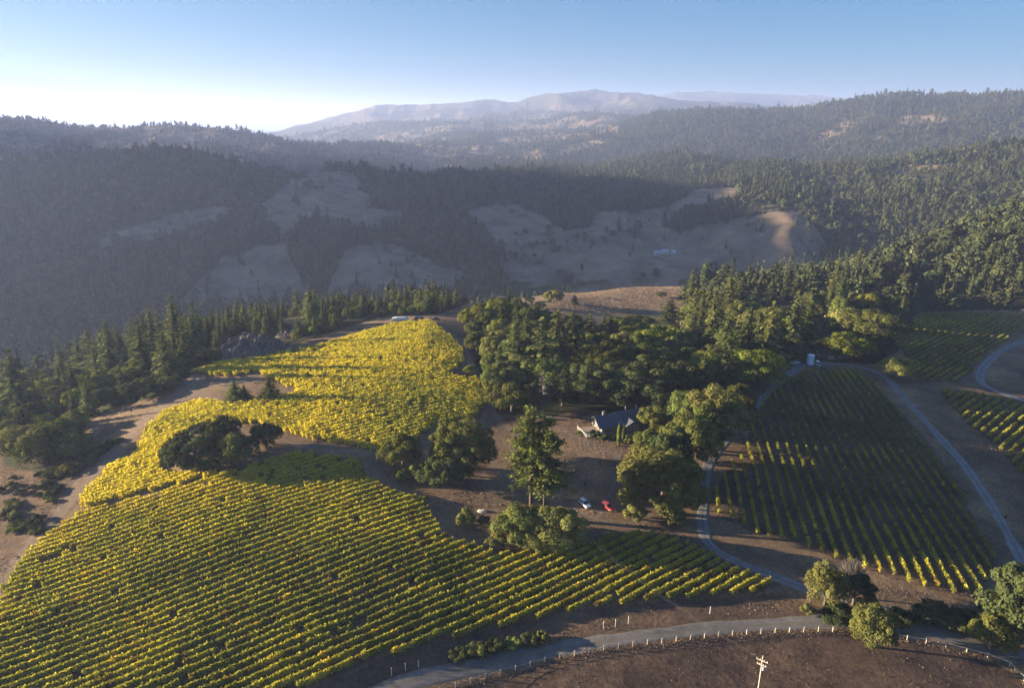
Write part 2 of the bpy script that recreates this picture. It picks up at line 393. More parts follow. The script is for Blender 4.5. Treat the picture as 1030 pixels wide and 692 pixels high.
M['dark'] = leafmat('dark_leaves', (0.056, 0.068, 0.025), trans=0.15)
M['grey'] = leafmat('grey_twigs', (0.165, 0.145, 0.105), trans=0.15)
M['conifer'] = leafmat('conifer_needles', (0.086, 0.098, 0.032), trans=0.2)
M['forest'] = leafmat('forest_needles', (0.060, 0.070, 0.030), trans=0.0)
M['vine'] = leafmat('vine_leaves', (1, 1, 1), attr=True, trans=0.5, tcol=(1.0, 0.97, 0.5))
M['bark'] = simple('bark', (0.12, 0.09, 0.065), 0.9, scale=1.5)
M['bark_pale'] = simple('pale_bark', (0.30, 0.26, 0.22), 0.9, scale=1.5)
M['pale'] = leafmat('pale_leaves', (0.20, 0.205, 0.06), trans=0.25)
M['twig'] = simple('grey_twig_bark', (0.15, 0.13, 0.115), 0.9)
M['wood_grey'] = simple('weathered_wood', (0.38, 0.34, 0.30), 0.9)
M['rock'] = simple('rock_face', (0.115, 0.10, 0.09), 0.95, var=0.7, scale=0.6)
M['straw'] = leafmat('straw', (0.33, 0.25, 0.155), trans=0.2, var=0.4, tcol=(1, .9, .7))
# ------------------------------------------------------------------ mesh helpers
def nmesh(name, V, F, mats, mi=None, tint=None, smooth=False):
    """one mesh from arrays; F is a list of arrays of equal-length faces or one array"""
    me = bpy.data.meshes.new(name)
    V = np.asarray(V, np.float32).reshape(-1, 3)
    Fs = F if isinstance(F, list) else [F]
    Fs = [np.asarray(f, np.int32) for f in Fs if len(f)]
    tot = np.concatenate([np.full(len(f), f.shape[1], np.int32) for f in Fs])
    idx = np.concatenate([f.ravel() for f in Fs])
    me.vertices.add(len(V)); me.vertices.foreach_set('co', V.ravel())
    me.loops.add(len(idx)); me.loops.foreach_set('vertex_index', idx)
    me.polygons.add(len(tot))
    st = np.concatenate([[0], np.cumsum(tot)[:-1]]).astype(np.int32)
    me.polygons.foreach_set('loop_start', st)
    me.polygons.foreach_set('loop_total', tot)
    if mi is not None: me.polygons.foreach_set('material_index', np.asarray(mi, np.int32))
    me.polygons.foreach_set('use_smooth', np.full(len(tot), smooth, bool))
    for m in (mats if isinstance(mats, (list, tuple)) else [mats]): me.materials.append(m)
    me.update(calc_edges=True)
    if tint is not None:
        a = me.attributes.new('tint', 'FLOAT_COLOR', 'POINT')
        t = np.ones((len(V), 4), np.float32)
        tint = np.asarray(tint, np.float32)
        if tint.ndim == 1: t[:, :3] = tint[:, None]
        else: t[:, :3] = tint
        a.data.foreach_set('color', t.ravel())
    return me
def link(name, data, parent=None, loc=(0, 0, 0), rz=0.0, sc=None):
    o = bpy.data.objects.new(name, data); COL.objects.link(o)
    o.location = loc; o.rotation_euler = (0, 0, rz)
    if sc is not None: o.scale = sc if hasattr(sc, '__len__') else (sc, sc, sc)
    if parent is not None: o.parent = parent
    return o
def tag(o, label=None, cat=None, group=None, kind=None):
    for k, v in (('label', label), ('category', cat), ('group', group), ('kind', kind)):
        if v: o[k] = v
    return o
def quads(C, Nn, S, asp=1.0, rg=rng, roll=None):
    """quads centred at C, facing Nn, half-size S"""
    n = len(C)
    Nn = Nn / (np.linalg.norm(Nn, axis=1, keepdims=True) + 1e-9)
    ref = rg.normal(size=(n, 3)) if roll is None else roll
    U = np.cross(Nn, ref); U /= np.linalg.norm(U, axis=1, keepdims=True) + 1e-9
    Vv = np.cross(Nn, U)
    S = np.asarray(S).reshape(-1, 1)
    U = U * S; Vv = Vv * S * asp
    V = np.stack([C - U * 0.6 - Vv, C + U - Vv * 0.35, C + U * 0.45 + Vv, C - U + Vv * 0.5], 1).reshape(-1, 3)
    return V, np.arange(4 * n).reshape(-1, 4)
class MB:
    """collects boxes, tubes, prisms into one mesh"""
    def __init__(s): s.v = []; s.f = {}; s.n = 0; s.order = []
    def add(s, V, F):
        V = np.asarray(V, float)
        for f in F: s.order.append([i + s.n for i in f])
        s.v.append(V); s.n += len(V)
        return s
    def box(s, x0, y0, z0, x1, y1, z1, M_=None):
        V = np.array([(x, y, z) for z in (z0, z1) for y in (y0, y1) for x in (x0, x1)], float)
        if M_ is not None: V = np.array([tuple(M_ @ Vector(v)) for v in V])
        return s.add(V, [(0, 2, 3, 1), (4, 5, 7, 6), (0, 1, 5, 4), (2, 6, 7, 3), (0, 4, 6, 2), (1, 3, 7, 5)])
    def tube(s, pts, rad, n=7, cap=True):
        pts = [Vector(p) for p in pts]
        if not hasattr(rad, '__len__'): rad = [rad] * len(pts)
        rings = []
        prev = None
        for i, p in enumerate(pts):
            d = (pts[min(i + 1, len(pts) - 1)] - pts[max(i - 1, 0)]).normalized()
            a = Vector((1, 0, 0)) if abs(d.x) < 0.8 else Vector((0, 1, 0))
            if prev is not None: a = prev
            u = (a - d * a.dot(d)).normalized(); v = d.cross(u); prev = u
            rings += [tuple(p + (u * math.cos(2 * math.pi * k / n) + v * math.sin(2 * math.pi * k / n)) * rad[i]) for k in range(n)]
        F = []
        for i in range(len(pts) - 1):
            for k in range(n):
                F.append((i * n + k, i * n + (k + 1) % n, (i + 1) * n + (k + 1) % n, (i + 1) * n + k))
        if cap: F.append(tuple(range(n))[::-1]); F.append(tuple((len(pts) - 1) * n + k for k in range(n)))
        return s.add(rings, F)
    def prism(s, prof, y0, y1, M_=None):
        """profile in x,z extruded along y"""
        n = len(prof)
        V = np.array([(x, y0, z) for x, z in prof] + [(x, y1, z) for x, z in prof], float)
        if M_ is not None: V = np.array([tuple(M_ @ Vector(v)) for v in V])
        F = [tuple(range(n)), tuple(range(2 * n - 1, n - 1, -1))] + [(k, k + n, (k + 1) % n + n, (k + 1) % n) for k in range(n)]
        return s.add(V, F)
    def mesh(s, name, m, smooth=False, bevel=0.0):
        me = bpy.data.meshes.new(name)
        me.from_pydata(np.concatenate(s.v).tolist() if s.v else [], [], s.order)
        for q in (m if isinstance(m, (list, tuple)) else [m]): me.materials.append(q)
        bm = bmesh.new(); bm.from_mesh(me)
        bmesh.ops.recalc_face_normals(bm, faces=bm.faces)
        if bevel: bmesh.ops.bevel(bm, geom=list(bm.edges), offset=bevel, segments=1, affect='EDGES', clamp_overlap=True)
        bm.to_mesh(me); bm.free()
        if smooth:
            for p in me.polygons: p.use_smooth = True
        me.update()
        return me
    def obj(s, name, m, parent=None, smooth=False, bevel=0.0, loc=(0, 0, 0), rz=0.0):
        return link(name, s.mesh(name, m, smooth, bevel), parent, loc, rz)
_ONES = ['', 'first', 'second', 'third', 'fourth', 'fifth', 'sixth', 'seventh', 'eighth', 'ninth', 'tenth', 'eleventh', 'twelfth', 'thirteenth', 'fourteenth', 'fifteenth', 'sixteenth', 'seventeenth', 'eighteenth', 'nineteenth']
_TENS = ['', '', 'twenty', 'thirty', 'forty', 'fifty', 'sixty', 'seventy', 'eighty', 'ninety']
def ordinal(n):
    if n < 20: return _ONES[n]
    if n >= 100: return 'hundred-and-' + ordinal(n - 100) if n > 100 else 'hundredth'
    return _TENS[n // 10] + '-' + _ONES[n % 10] if n % 10 else _TENS[n // 10][:-1] + 'ieth'
# ------------------------------------------------------------------ the terrain sheet
def build_terrain():
    rr = np.concatenate([[0.01, 20, 45, 70], np.exp(np.arange(math.log(85), math.log(560), 0.0042)), np.exp(np.arange(math.log(562), math.log(4500), 0.0075)), np.exp(np.arange(math.log(4520), math.log(30000), 0.02)), [40000, 60000]])
    th = np.concatenate([np.linspace(-180, -60, 40, endpoint=False), np.linspace(-60, -39, 70, endpoint=False), np.linspace(-39, 39, 760, endpoint=False), np.linspace(39, 60, 60, endpoint=False), np.linspace(60, 180, 40)])
    T = np.radians(th)
    X = np.outer(rr, np.sin(T)); Y = np.outer(rr, np.cos(T))
    Z = ground_z(X, Y)
    Z[-2:] = SEA - 20
    nr, nt_ = X.shape
    V = np.stack([X, Y, Z], -1).reshape(-1, 3)
    i = np.arange(nr - 1)[:, None] * nt_; j = np.arange(nt_ - 1)[None]
    a = (i + j).ravel()
    F = np.stack([a, a + 1, a + nt_ + 1, a + nt_], 1)
    me = nmesh('terrain', V, F, [M['ground']], smooth=True)
    # what covers the ground: red wood floor, green bare track, blue open far grass, alpha darker brown ground
    x, y, z = V.T
    px, py, d = project(x, y, z)
    r = np.hypot(x, y)
    wob = (fbm(x / 14, y / 14, 3, 40) * 2.5)
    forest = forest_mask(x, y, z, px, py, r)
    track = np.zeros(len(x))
    near = r < 620
    for Ln, wd in TRACKS:
        dd = np.full(len(x), 1e9)
        dd[near] = dist_to_line(x[near], y[near], Ln[::2])
        rut = 0.75 + 0.25 * np.cos(np.clip(dd, 0, wd) * 2.2)
        track = np.maximum(track, np.clip((wd * 0.5 + wob * 0.5 - dd) / 1.2, 0, 1) * rut)
    openg = np.clip((r - 430) / 120, 0, 1)
    cv = np.ones((len(x), 4), np.float32)
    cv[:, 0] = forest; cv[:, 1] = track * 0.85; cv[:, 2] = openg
    dark_brown = np.zeros(len(x)); nf = r < 420
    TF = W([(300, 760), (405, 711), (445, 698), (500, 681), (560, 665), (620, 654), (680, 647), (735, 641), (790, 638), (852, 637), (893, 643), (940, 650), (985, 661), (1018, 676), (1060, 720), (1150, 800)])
    dark_brown[nf] = np.where(inpoly(x[nf], y[nf], TF), 1.0, 0.0)
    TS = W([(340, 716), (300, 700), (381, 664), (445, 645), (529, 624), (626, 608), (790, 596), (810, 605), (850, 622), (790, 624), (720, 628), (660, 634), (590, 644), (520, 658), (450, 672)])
    dark_brown[nf] = np.maximum(dark_brown[nf], np.where(inpoly(x[nf], y[nf], TS), 0.7, 0.0))
    for Q, q in ((W([(-60, 470), (90, 440), (108, 430), (96, 460), (50, 515), (10, 565), (-60, 640)]), 0.55), (BLOCK_B, 0.35), (BLOCK_C, 0.6), (BLOCK_D, 0.6), (BLOCK_E, 0.6)): dark_brown[nf] = np.maximum(dark_brown[nf], np.where(inpoly(x[nf], y[nf], Q), q, 0.0))
    cv[:, 3] = np.clip(dark_brown + 0.25 * dark_brown * fbm(x / 12, y / 12, 3, 44), 0, 1)
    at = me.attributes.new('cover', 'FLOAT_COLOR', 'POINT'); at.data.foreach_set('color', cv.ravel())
    o = link('terrain', me); tag(o, kind='structure')
def forest_mask(x, y, z, px, py, r, hard=False):
    x = np.asarray(x, float)
    wx = px + fbm(x / 50, y / 50, 3, 60) * np.clip(6000 / r, 2, 6); wy = py + fbm(x / 50 + 9, y / 50, 3, 66) * np.clip(3500 / r, 1, 4)
    far = r > 640
    f = np.where(far, 1.0, 0.0)
    for P in MEADOW_PX: f = np.where(inpoly(wx, wy, P) & (r > 640), 0.0, f)
    f = np.where((r > 1900) & (f < 0.5) & (fbm(x / 170, y / 170, 4, 71) > np.where(px < 300, 0.30, np.where(px > 760, 0.35, 0.08))), 1.0, f)
    f = np.where((px < 300) & (r > 1800) & (r < 5000), np.where(fbm(x / 170, y / 170, 4, 71) > 0.22, 1.0, 0.0), f)
    f = np.where(r > 5000, np.where(fbm(x / 500, y / 500, 3, 77) > 0.25, 0.45, 0.9), f)
    patch = fbm(x / 190, y / 190, 4, 81)
    f = np.where((r > 700) & (r < 6000) & (patch > 0.40) & (py > 150) & (py < 215) & (px > 400), 0.25, f)
    f = np.where((f < 0.1) & (r > 640) & (fbm(x / 150, y / 150, 4, 93, True) > 0.55), 0.10, f)
    f = np.where((r > 2000) & (r < 5000) & (f < 0.1), 0.3, f)
    for P in NEARWOOD_PX: f = np.where(inpoly(px, py, P) & (r > 200) & (r < 660), 1.0, f)
    return f
NEARWOOD_PX = [
 [(4,470),(0,400),(-12,380),(-40,330),(-40,250),(480,250),(480,302),(440,316),(380,320),(300,345),(250,350),(200,372),(160,398),(110,412),(88,425),(78,450),(40,475)],   # belt behind the yellow hill
 [(476,322),(500,316),(540,322),(570,338),(640,343),(690,348),(700,352),(690,420),(640,418),(590,412),(540,422),(500,415),(490,390),(470,350)],
 [(690,300),(760,260),(830,230),(1130,170),(1130,312),(980,312),(925,315),(890,332),(905,352),(880,366),(800,362),(770,380),(720,400),(690,420),(690,350)]]
def sheet(name, L, width, material, off=0.06, ncross=9, wear=True):
    """a road draped over the ground along a centre line"""
    L = np.asarray(L)
    t = np.gradient(L, axis=0); t /= np.linalg.norm(t, axis=1, keepdims=True)
    nrm = np.stack([-t[:, 1], t[:, 0]], 1)
    s = np.linspace(-1, 1, ncross)
    edge = 1 + 0.34 * fbm(np.arange(len(L)) / 3.0, np.zeros(len(L)), 3, 12)
    P = L[:, None, :] + nrm[:, None, :] * (s[None, :, None] * width * 0.5 * edge[:, None, None])
    z = ground_z(P[..., 0], P[..., 1]) + off
    z[:, 0] -= off + 0.1; z[:, -1] -= off + 0.1
    V = np.dstack([P, z[..., None]]).reshape(-1, 3)
    n = len(L)
    a = (np.arange(n - 1)[:, None] * ncross + np.arange(ncross - 1)[None]).ravel()
    me = nmesh(name, V, np.stack([a, a + 1, a + ncross + 1, a + ncross], 1), [material], smooth=True)
    at = me.attributes.new('wear', 'FLOAT', 'POINT')
    wv = np.tile(np.where(np.abs(s) < 0.15, 0.8, np.where(np.abs(s) > 0.85, 0.9, np.where(np.abs(s) > 0.7, 0.45, 0.0))), n).astype(np.float32)
    at.data.foreach_set('value', wv)
    return tag(link(name, me), kind='structure')
build_terrain()
sheet('gravel_road', ROAD_LOW, 5.4, M['gravel_dark'])
sheet('gravel_road', ROAD_C_RIGHT, 4.2, M['gravel'])
sheet('gravel_road', ROAD_C_LEFT, 4.0, M['gravel'], off=0.064)
sheet('gravel_road', ROAD_UP, 5.0, M['gravel'])
def build_sea():
    m, nt, b, N, L = mat('sea_water')
    b.inputs['Base Color'].default_value = (0.03, 0.06, 0.09, 1); b.inputs['Roughness'].default_value = 0.25
    n = noise(N, L, 0.02, 4); bp = N.new('ShaderNodeBump'); bp.inputs['Strength'].default_value = 0.3; L.new(n.outputs[0], bp.inputs['Height']); L.new(bp.outputs[0], b.inputs['Normal'])
    V = [(-60000, -2000, SEA), (60000, -2000, SEA), (60000, 60000, SEA), (-60000, 60000, SEA)]
    tag(link('sea', nmesh('sea', V, np.array([[0, 1, 2, 3]]), [m])), kind='structure')
build_sea()
def build_haze(dens, g, col):
    m = bpy.data.materials.new('haze_air'); m.use_nodes = True
    nt = m.node_tree; nt.nodes.remove(nt.nodes['Principled BSDF'])
    v = nt.nodes.new('ShaderNodeVolumePrincipled')
    v.inputs['Color'].default_value = (*col, 1); v.inputs['Density'].default_value = dens; v.inputs['Anisotropy'].default_value = g
    nt.links.new(v.outputs[0], nt.nodes['Material Output'].inputs['Volume'])
    b = MB().box(-61000, -61000, SEA - 40, 61000, 61000, 470)
    o = b.obj('haze', m); tag(o, kind='stuff')
    return o
build_haze(HAZE_DENS, HAZE_G, HAZE_COL)
# ------------------------------------------------------------------ tree meshes (shared by copies)
def crown_mesh(name, seed, Rr=6.0, H=10.0, zb=1.2, ncl=40, nleaf=130, leaf=0.30, mats=None, flat=0.8, gap=0.0, lump=(0.20, 0.36), taper=0.0, upright=0.0):
    rg = np.random.default_rng(seed)
    hh = (H - zb)
    C = []; RC = []
    while len(C) < ncl:
        d = rg.normal(size=3); d /= np.linalg.norm(d)
        if d[2] < -0.45: continue
        f = rg.uniform(0.25, 1.0) ** 0.45
        zz = zb + hh * (0.42 + 0.46 * d[2] * f)
        k = 1 - taper * np.clip((zz - zb) / hh, 0, 1)
        rc = rg.uniform(*lump) * Rr
        C.append((d[0] * f * Rr * (1 - rc / Rr * 0.6) * k, d[1] * f * Rr * (1 - rc / Rr * 0.6) * k, zz)); RC.append(rc)
    C = np.array(C); RC = np.array(RC)
    ct = rg.uniform(0, 1, ncl)
    n = ncl * nleaf
    ci = np.repeat(np.arange(ncl), nleaf)
    D = rg.normal(size=(n, 3)); D /= np.linalg.norm(D, axis=1, keepdims=True)
    D[:, 2] = np.where(D[:, 2] < -0.5, -D[:, 2], D[:, 2])
    rad = RC[ci] * (0.72 + 0.36 * rg.random(n))
    P = C[ci] + D * rad[:, None] * np.array([1, 1, flat])
    dd = np.linalg.norm((P[:, None, :] - C[None]) / np.array([1, 1, flat]), axis=2) / RC[None]
    dd[np.arange(n), ci] = 9
    keep = (dd.min(1) > 0.62) & (rg.random(n) > gap) & (P[:, 2] > 0.1)
    P = P[keep]; D = D[keep]; ci = ci[keep]
    Nn = D * 1.15 + rg.normal(size=D.shape) * 0.42 + np.array([0, 0, 0.25])
    V, F = quads(P, Nn, leaf * rg.uniform(0.6, 1.35, len(P)), rg.uniform(0.6, 1.0, len(P)).reshape(-1, 1) if False else 0.8, rg)
    t = np.clip(0.55 * ct[ci] + 0.45 * rg.random(len(P)), 0, 1)
    return nmesh(name, V, F, mats, tint=np.repeat(t, 4))
def trunk_mesh(name, seed, H=10.0, Rr=6.0, r0=0.35, m=None, limbs=6, lean=0.4):
    rg = random.Random(seed)
    b = MB()
    top = Vector((rg.uniform(-lean, lean), rg.uniform(-lean, lean), H * 0.55))
    b.tube([(0, 0, -0.4), tuple(top * 0.3), tuple(top * 0.65 + Vector((rg.uniform(-.3, .3), rg.uniform(-.3, .3), 0))), tuple(top)], [r0 * 1.25, r0, r0 * 0.75, r0 * 0.45], 7)
    for k in range(limbs):
        a = k * 2.4 + rg.uniform(-.4, .4); f = rg.uniform(0.28, 0.95)
        s = top * f; e = Vector((math.cos(a) * Rr * 0.62, math.sin(a) * Rr * 0.62, H * rg.uniform(0.5, 0.8)))
        mid = (s + e) / 2 + Vector((0, 0, rg.uniform(-0.3, 0.8)))
        b.tube([tuple(s), tuple(mid), tuple(e)], [r0 * 0.5, r0 * 0.32, r0 * 0.1], 5)
    return b.mesh(name, m, True)
def conifer_mesh(name, seed, H=20.0, Rr=3.6, levels=26, nb=7, per=4, zb=0.1, mats=None, ragged=0.3, sz=0.62, shape=0.85, core=True):
    rg = np.random.default_rng(seed)
    P = []; Nn = []; S = []; T = []; roll = []
    for l in range(levels):
        f = (l + rg.uniform(-.3, .3)) / (levels - 1); f = min(max(f, 0), 1)
        z = H * (zb + (1 - zb) * f)
        r = Rr * (1 - f) ** shape * (0.62 + 0.38 * min(1, f * 6 + 0.35))
        k = max(3, int(nb * (0.45 + 0.55 * (1 - f))))
        a0 = rg.uniform(0, 6.28)
        for j in range(k):
            a = a0 + 6.283 * j / k + rg.uniform(-.25, .25)
            L = (r + 0.12 * Rr * 0.4) * rg.uniform(1 - ragged, 1 + ragged * 0.55)
            if rg.random() < ragged * 0.25: L *= 0.4
            tint = rg.random()
            m = max(1, int(per * (0.3 + L / Rr)))
            for q in range(m):
                u = (q + 0.7) / (m + 0.2)
                rr = L * u
                dz = -0.30 * rr * u + 0.12 * rr + rg.normal() * 0.1
                P.append((math.cos(a) * rr + rg.normal() * .12, math.sin(a) * rr + rg.normal() * .12, z + dz))
                Nn.append((math.cos(a) * 0.65 + rg.normal() * .3, math.sin(a) * 0.65 + rg.normal() * .3, 0.85 + rg.normal() * .25))
                S.append(sz * (0.55 + 0.55 * (1 - f)) * rg.uniform(0.7, 1.3) * (1.1 - 0.35 * u)); T.append(0.55 * tint + 0.45 * rg.random())
    P.append((0, 0, H)); Nn.append((1, 0.3, 0.2)); S.append(sz * 0.7); T.append(0.7)
    P = np.array(P); Nn = np.array(Nn)
    V, F = quads(P, Nn, np.array(S), 0.85, rg)
    t = np.repeat(np.array(T), 4)
    if core:
        n = 7; nv = len(V)
        ring = [(0.30 * Rr * math.cos(6.283 * k / n), 0.30 * Rr * math.sin(6.283 * k / n), H * (zb + 0.03)) for k in range(n)] + [(0, 0, H * 0.93)]
        V = np.vstack([V, np.array(ring)]); t = np.append(t, np.zeros(n + 1))
        Fc = np.array([(nv + k, nv + (k + 1) % n, nv + n) for k in range(n)])
        return nmesh(name, V, [F, Fc], mats, tint=t)
    return nmesh(name, V, F, mats, tint=t)
def far_conifer(name, seed, H=20.0, Rr=4.0, mats=None, lev=8):
    """small cones of the far woods: overlapping ragged skirts"""
    rg = np.random.default_rng(seed)
    V = []; F = []; T = []
    for l in range(lev):
        f = l / lev
        z0 = H * (0.06 + 0.86 * f); r = Rr * (1 - f) ** 0.8; n = 7
        b = len(V); a0 = rg.uniform(0, 6)
        V.append((0, 0, z0 + H * 0.24)); T.append(rg.random())
        for k in range(n):
            q = r * rg.uniform(0.7, 1.2)
            V.append((q * math.cos(a0 + 6.283 * k / n), q * math.sin(a0 + 6.283 * k / n), z0 + rg.uniform(-.6, .5))); T.append(rg.random())
        for k in range(n):
            if rg.random() < 0.9: F.append((b, b + 1 + k, b + 1 + (k + 1) % n))
    return nmesh(name, V, np.array(F), mats, tint=np.array(T))
def snag_mesh(name, seed, H=22.0, m=None, r0=0.5, nb=46):
    rg = random.Random(seed); b = MB()
    b.tube([(0, 0, -.5), (0.1, 0, H * .35), (-.1, .1, H * .7), (0, 0, H)], [r0, r0 * .8, r0 * .5, 0.06], 7)
    for k in range(nb):
        f = 0.25 + 0.72 * k / nb; a = rg.uniform(0, 6.28); L = (1 - f) * 5.0 * rg.uniform(.5, 1.2) + 0.7
        s = Vector((0, 0, H * f)); e = s + Vector((math.cos(a) * L, math.sin(a) * L, rg.uniform(-.3, .9)))
        b.tube([tuple(s), tuple((s + e) / 2 + Vector((0, 0, .15))), tuple(e)], [.11, .07, .03], 4)
        for j in range(3):
            p = s + (e - s) * rg.uniform(.4, .95); q = p + Vector((rg.uniform(-1, 1), rg.uniform(-1, 1), rg.uniform(-.3, .8)))
            b.tube([tuple(p), tuple(q)], [.045, .02], 3, False)
    return b.mesh(name, m, True)
def twig_mesh(name, seed, Rr=4.5, H=9.0, zb=3.0, m=None, n=230):
    """fine bare twigs round the upper crown of a half dead tree"""
    rg = random.Random(seed); b = MB()
    for k in range(n):
        a = rg.uniform(0, 6.28); e = rg.uniform(0.05, 1.45)
        d = Vector((math.cos(a) * math.cos(e), math.sin(a) * math.cos(e), math.sin(e)))
        s = Vector((d.x * Rr * .45, d.y * Rr * .45, zb + d.z * (H - zb) * .5))
        t = Vector((d.x * Rr, d.y * Rr, zb + d.z * (H - zb))) * rg.uniform(.85, 1.06)
        b.tube([tuple(s), tuple((s + t) / 2 + Vector((rg.uniform(-.5, .5), rg.uniform(-.5, .5), .2))), tuple(t)], [.09, .07, .045], 3, False)
    return b.mesh(name, m, True)
OAK = [crown_mesh('oak_crown', 10 + k, 6, 10, 0.9, 46, 290, 0.205, M['oak'], lump=(0.15, 0.36), gap=.08) for k in range(4)]
BIG = [crown_mesh('big_oak_crown', 30 + k, 9, 15, 1.0, 90, 300, 0.235, M['oak'], lump=(0.10, 0.26), gap=.08) for k in range(3)]
def recol(me, m):
    c = me.copy(); c.materials.clear(); c.materials.append(M[m]); return c
OAK_OLIVE = [recol(m, 'olive') for m in OAK[:3]]
OAK_PALE = [recol(m, 'pale') for m in OAK[:2]]
OAK_BRIGHT = [recol(m, 'bright') for m in OAK[1:]]
OAK_DARK = [recol(m, 'dark') for m in OAK[:3]]
OAK_GREY = [recol(m, 'grey') for m in OAK[:2]]
BIG_OLIVE = [recol(m, 'olive') for m in BIG]
BIG_DARK = [recol(m, 'dark') for m in BIG]
BUSH = [crown_mesh('bush_crown', 50 + k, 2.2, 2.6, 0.0, 16, 130, 0.16, M['olive'], lump=(0.25, 0.42)) for k in range(3)]
BUSH_DARK = [recol(m, 'dark') for m in BUSH]
CON = [conifer_mesh('conifer_crown', 70 + k, 20, 3.9 + 0.3 * k, 24, 9, 5, 0.06, M['conifer'], sz=0.62, ragged=0.42, shape=0.72) for k in range(4)]
CON_DARK = [recol(m, 'dark') for m in CON[:3]]
TRUNK = [trunk_mesh('oak_trunk', 90 + k, 10, 6, 0.36, M['bark']) for k in range(3)]
BTRUNK = [trunk_mesh('big_oak_trunk', 95 + k, 15, 9, 0.55, M['bark'], 9, 0.8) for k in range(2)]
def ctrunk(name, H, r0, m):
    b = MB(); b.tube([(0, 0, -0.5), (0.05, 0, H * .4), (0, 0, H * .96)], [r0, r0 * .7, 0.04], 6); return b.mesh(name, m, True)
CTRUNK = ctrunk('conifer_trunk', 20, 0.34, M['bark'])
STEM = MB().tube([(0, 0, -.2), (.1, 0, .7), (0, .1, 1.5)], [.12, .09, .04], 5).mesh('bush_stem', M['bark'])
def tree(name, crown, trunk, x, y, sxy, sz, label, cat='tree', group=None, rz=None, z=None):
    r = link(name, None, None, (x, y, float(ground_z(x, y)) if z is None else z), rng.uniform(0, 6.28) if rz is None else rz, (sxy, sxy, sz))
    r.empty_display_size = 0.5
    tag(r, label, cat, group)
    if crown is not None: link('crown', crown, r)
    if trunk is not None: link('trunk', trunk, r)
    return r
def at_px(px, py):
    p = raycast(px, py)[0]
    d = project(*p)[2]
    return p[0], p[1], float(d) / FPX
def ptree(kind, px, py, wpx, hm, label, name=None, group=None, cat=None, idx=None):
    """a tree at a place read off the photograph: wpx crown width in photo pixels, hm height in metres"""
    crowns, trunks, r0, h0, nm, ct = KINDS[kind]
    x, y, mpp = at_px(px, py)
    k = int(px * 7 + py * 3) if idx is None else idx
    if kind in ('con', 'condark'): wpx = wpx * 1.45
    return tree(name or nm, crowns[k % len(crowns)], trunks[k % len(trunks)], x, y, wpx * 0.5 * mpp / r0 * 0.95, hm / h0, label, cat or ct, group)
KINDS = {'pale': (OAK_PALE, TRUNK, 6, 10, 'oak_tree', 'tree'), 'oak': (OAK, TRUNK, 6, 10, 'oak_tree', 'tree'), 'olive': (OAK_OLIVE, TRUNK, 6, 10, 'oak_tree', 'tree'), 'bright': (OAK_BRIGHT, TRUNK, 6, 10, 'leafy_tree', 'tree'),
         'dark': (OAK_DARK, TRUNK, 6, 10, 'oak_tree', 'tree'), 'grey': (OAK_GREY, TRUNK, 6, 10, 'oak_tree', 'tree'), 'big': (BIG, BTRUNK, 9, 15, 'oak_tree', 'tree'),
         'bigolive': (BIG_OLIVE, BTRUNK, 9, 15, 'oak_tree', 'tree'), 'bigdark': (BIG_DARK, BTRUNK, 9, 15, 'oak_tree', 'tree'),
         'bush': (BUSH, [STEM], 2.2, 2.6, 'bush', 'bush'), 'bushdark': (BUSH_DARK, [STEM], 2.2, 2.6, 'bush', 'bush'),
         'con': (CON, [CTRUNK], 4.3, 20, 'conifer_tree', 'tree'), 'condark': (CON_DARK, [CTRUNK], 4.3, 20, 'conifer_tree', 'tree')}
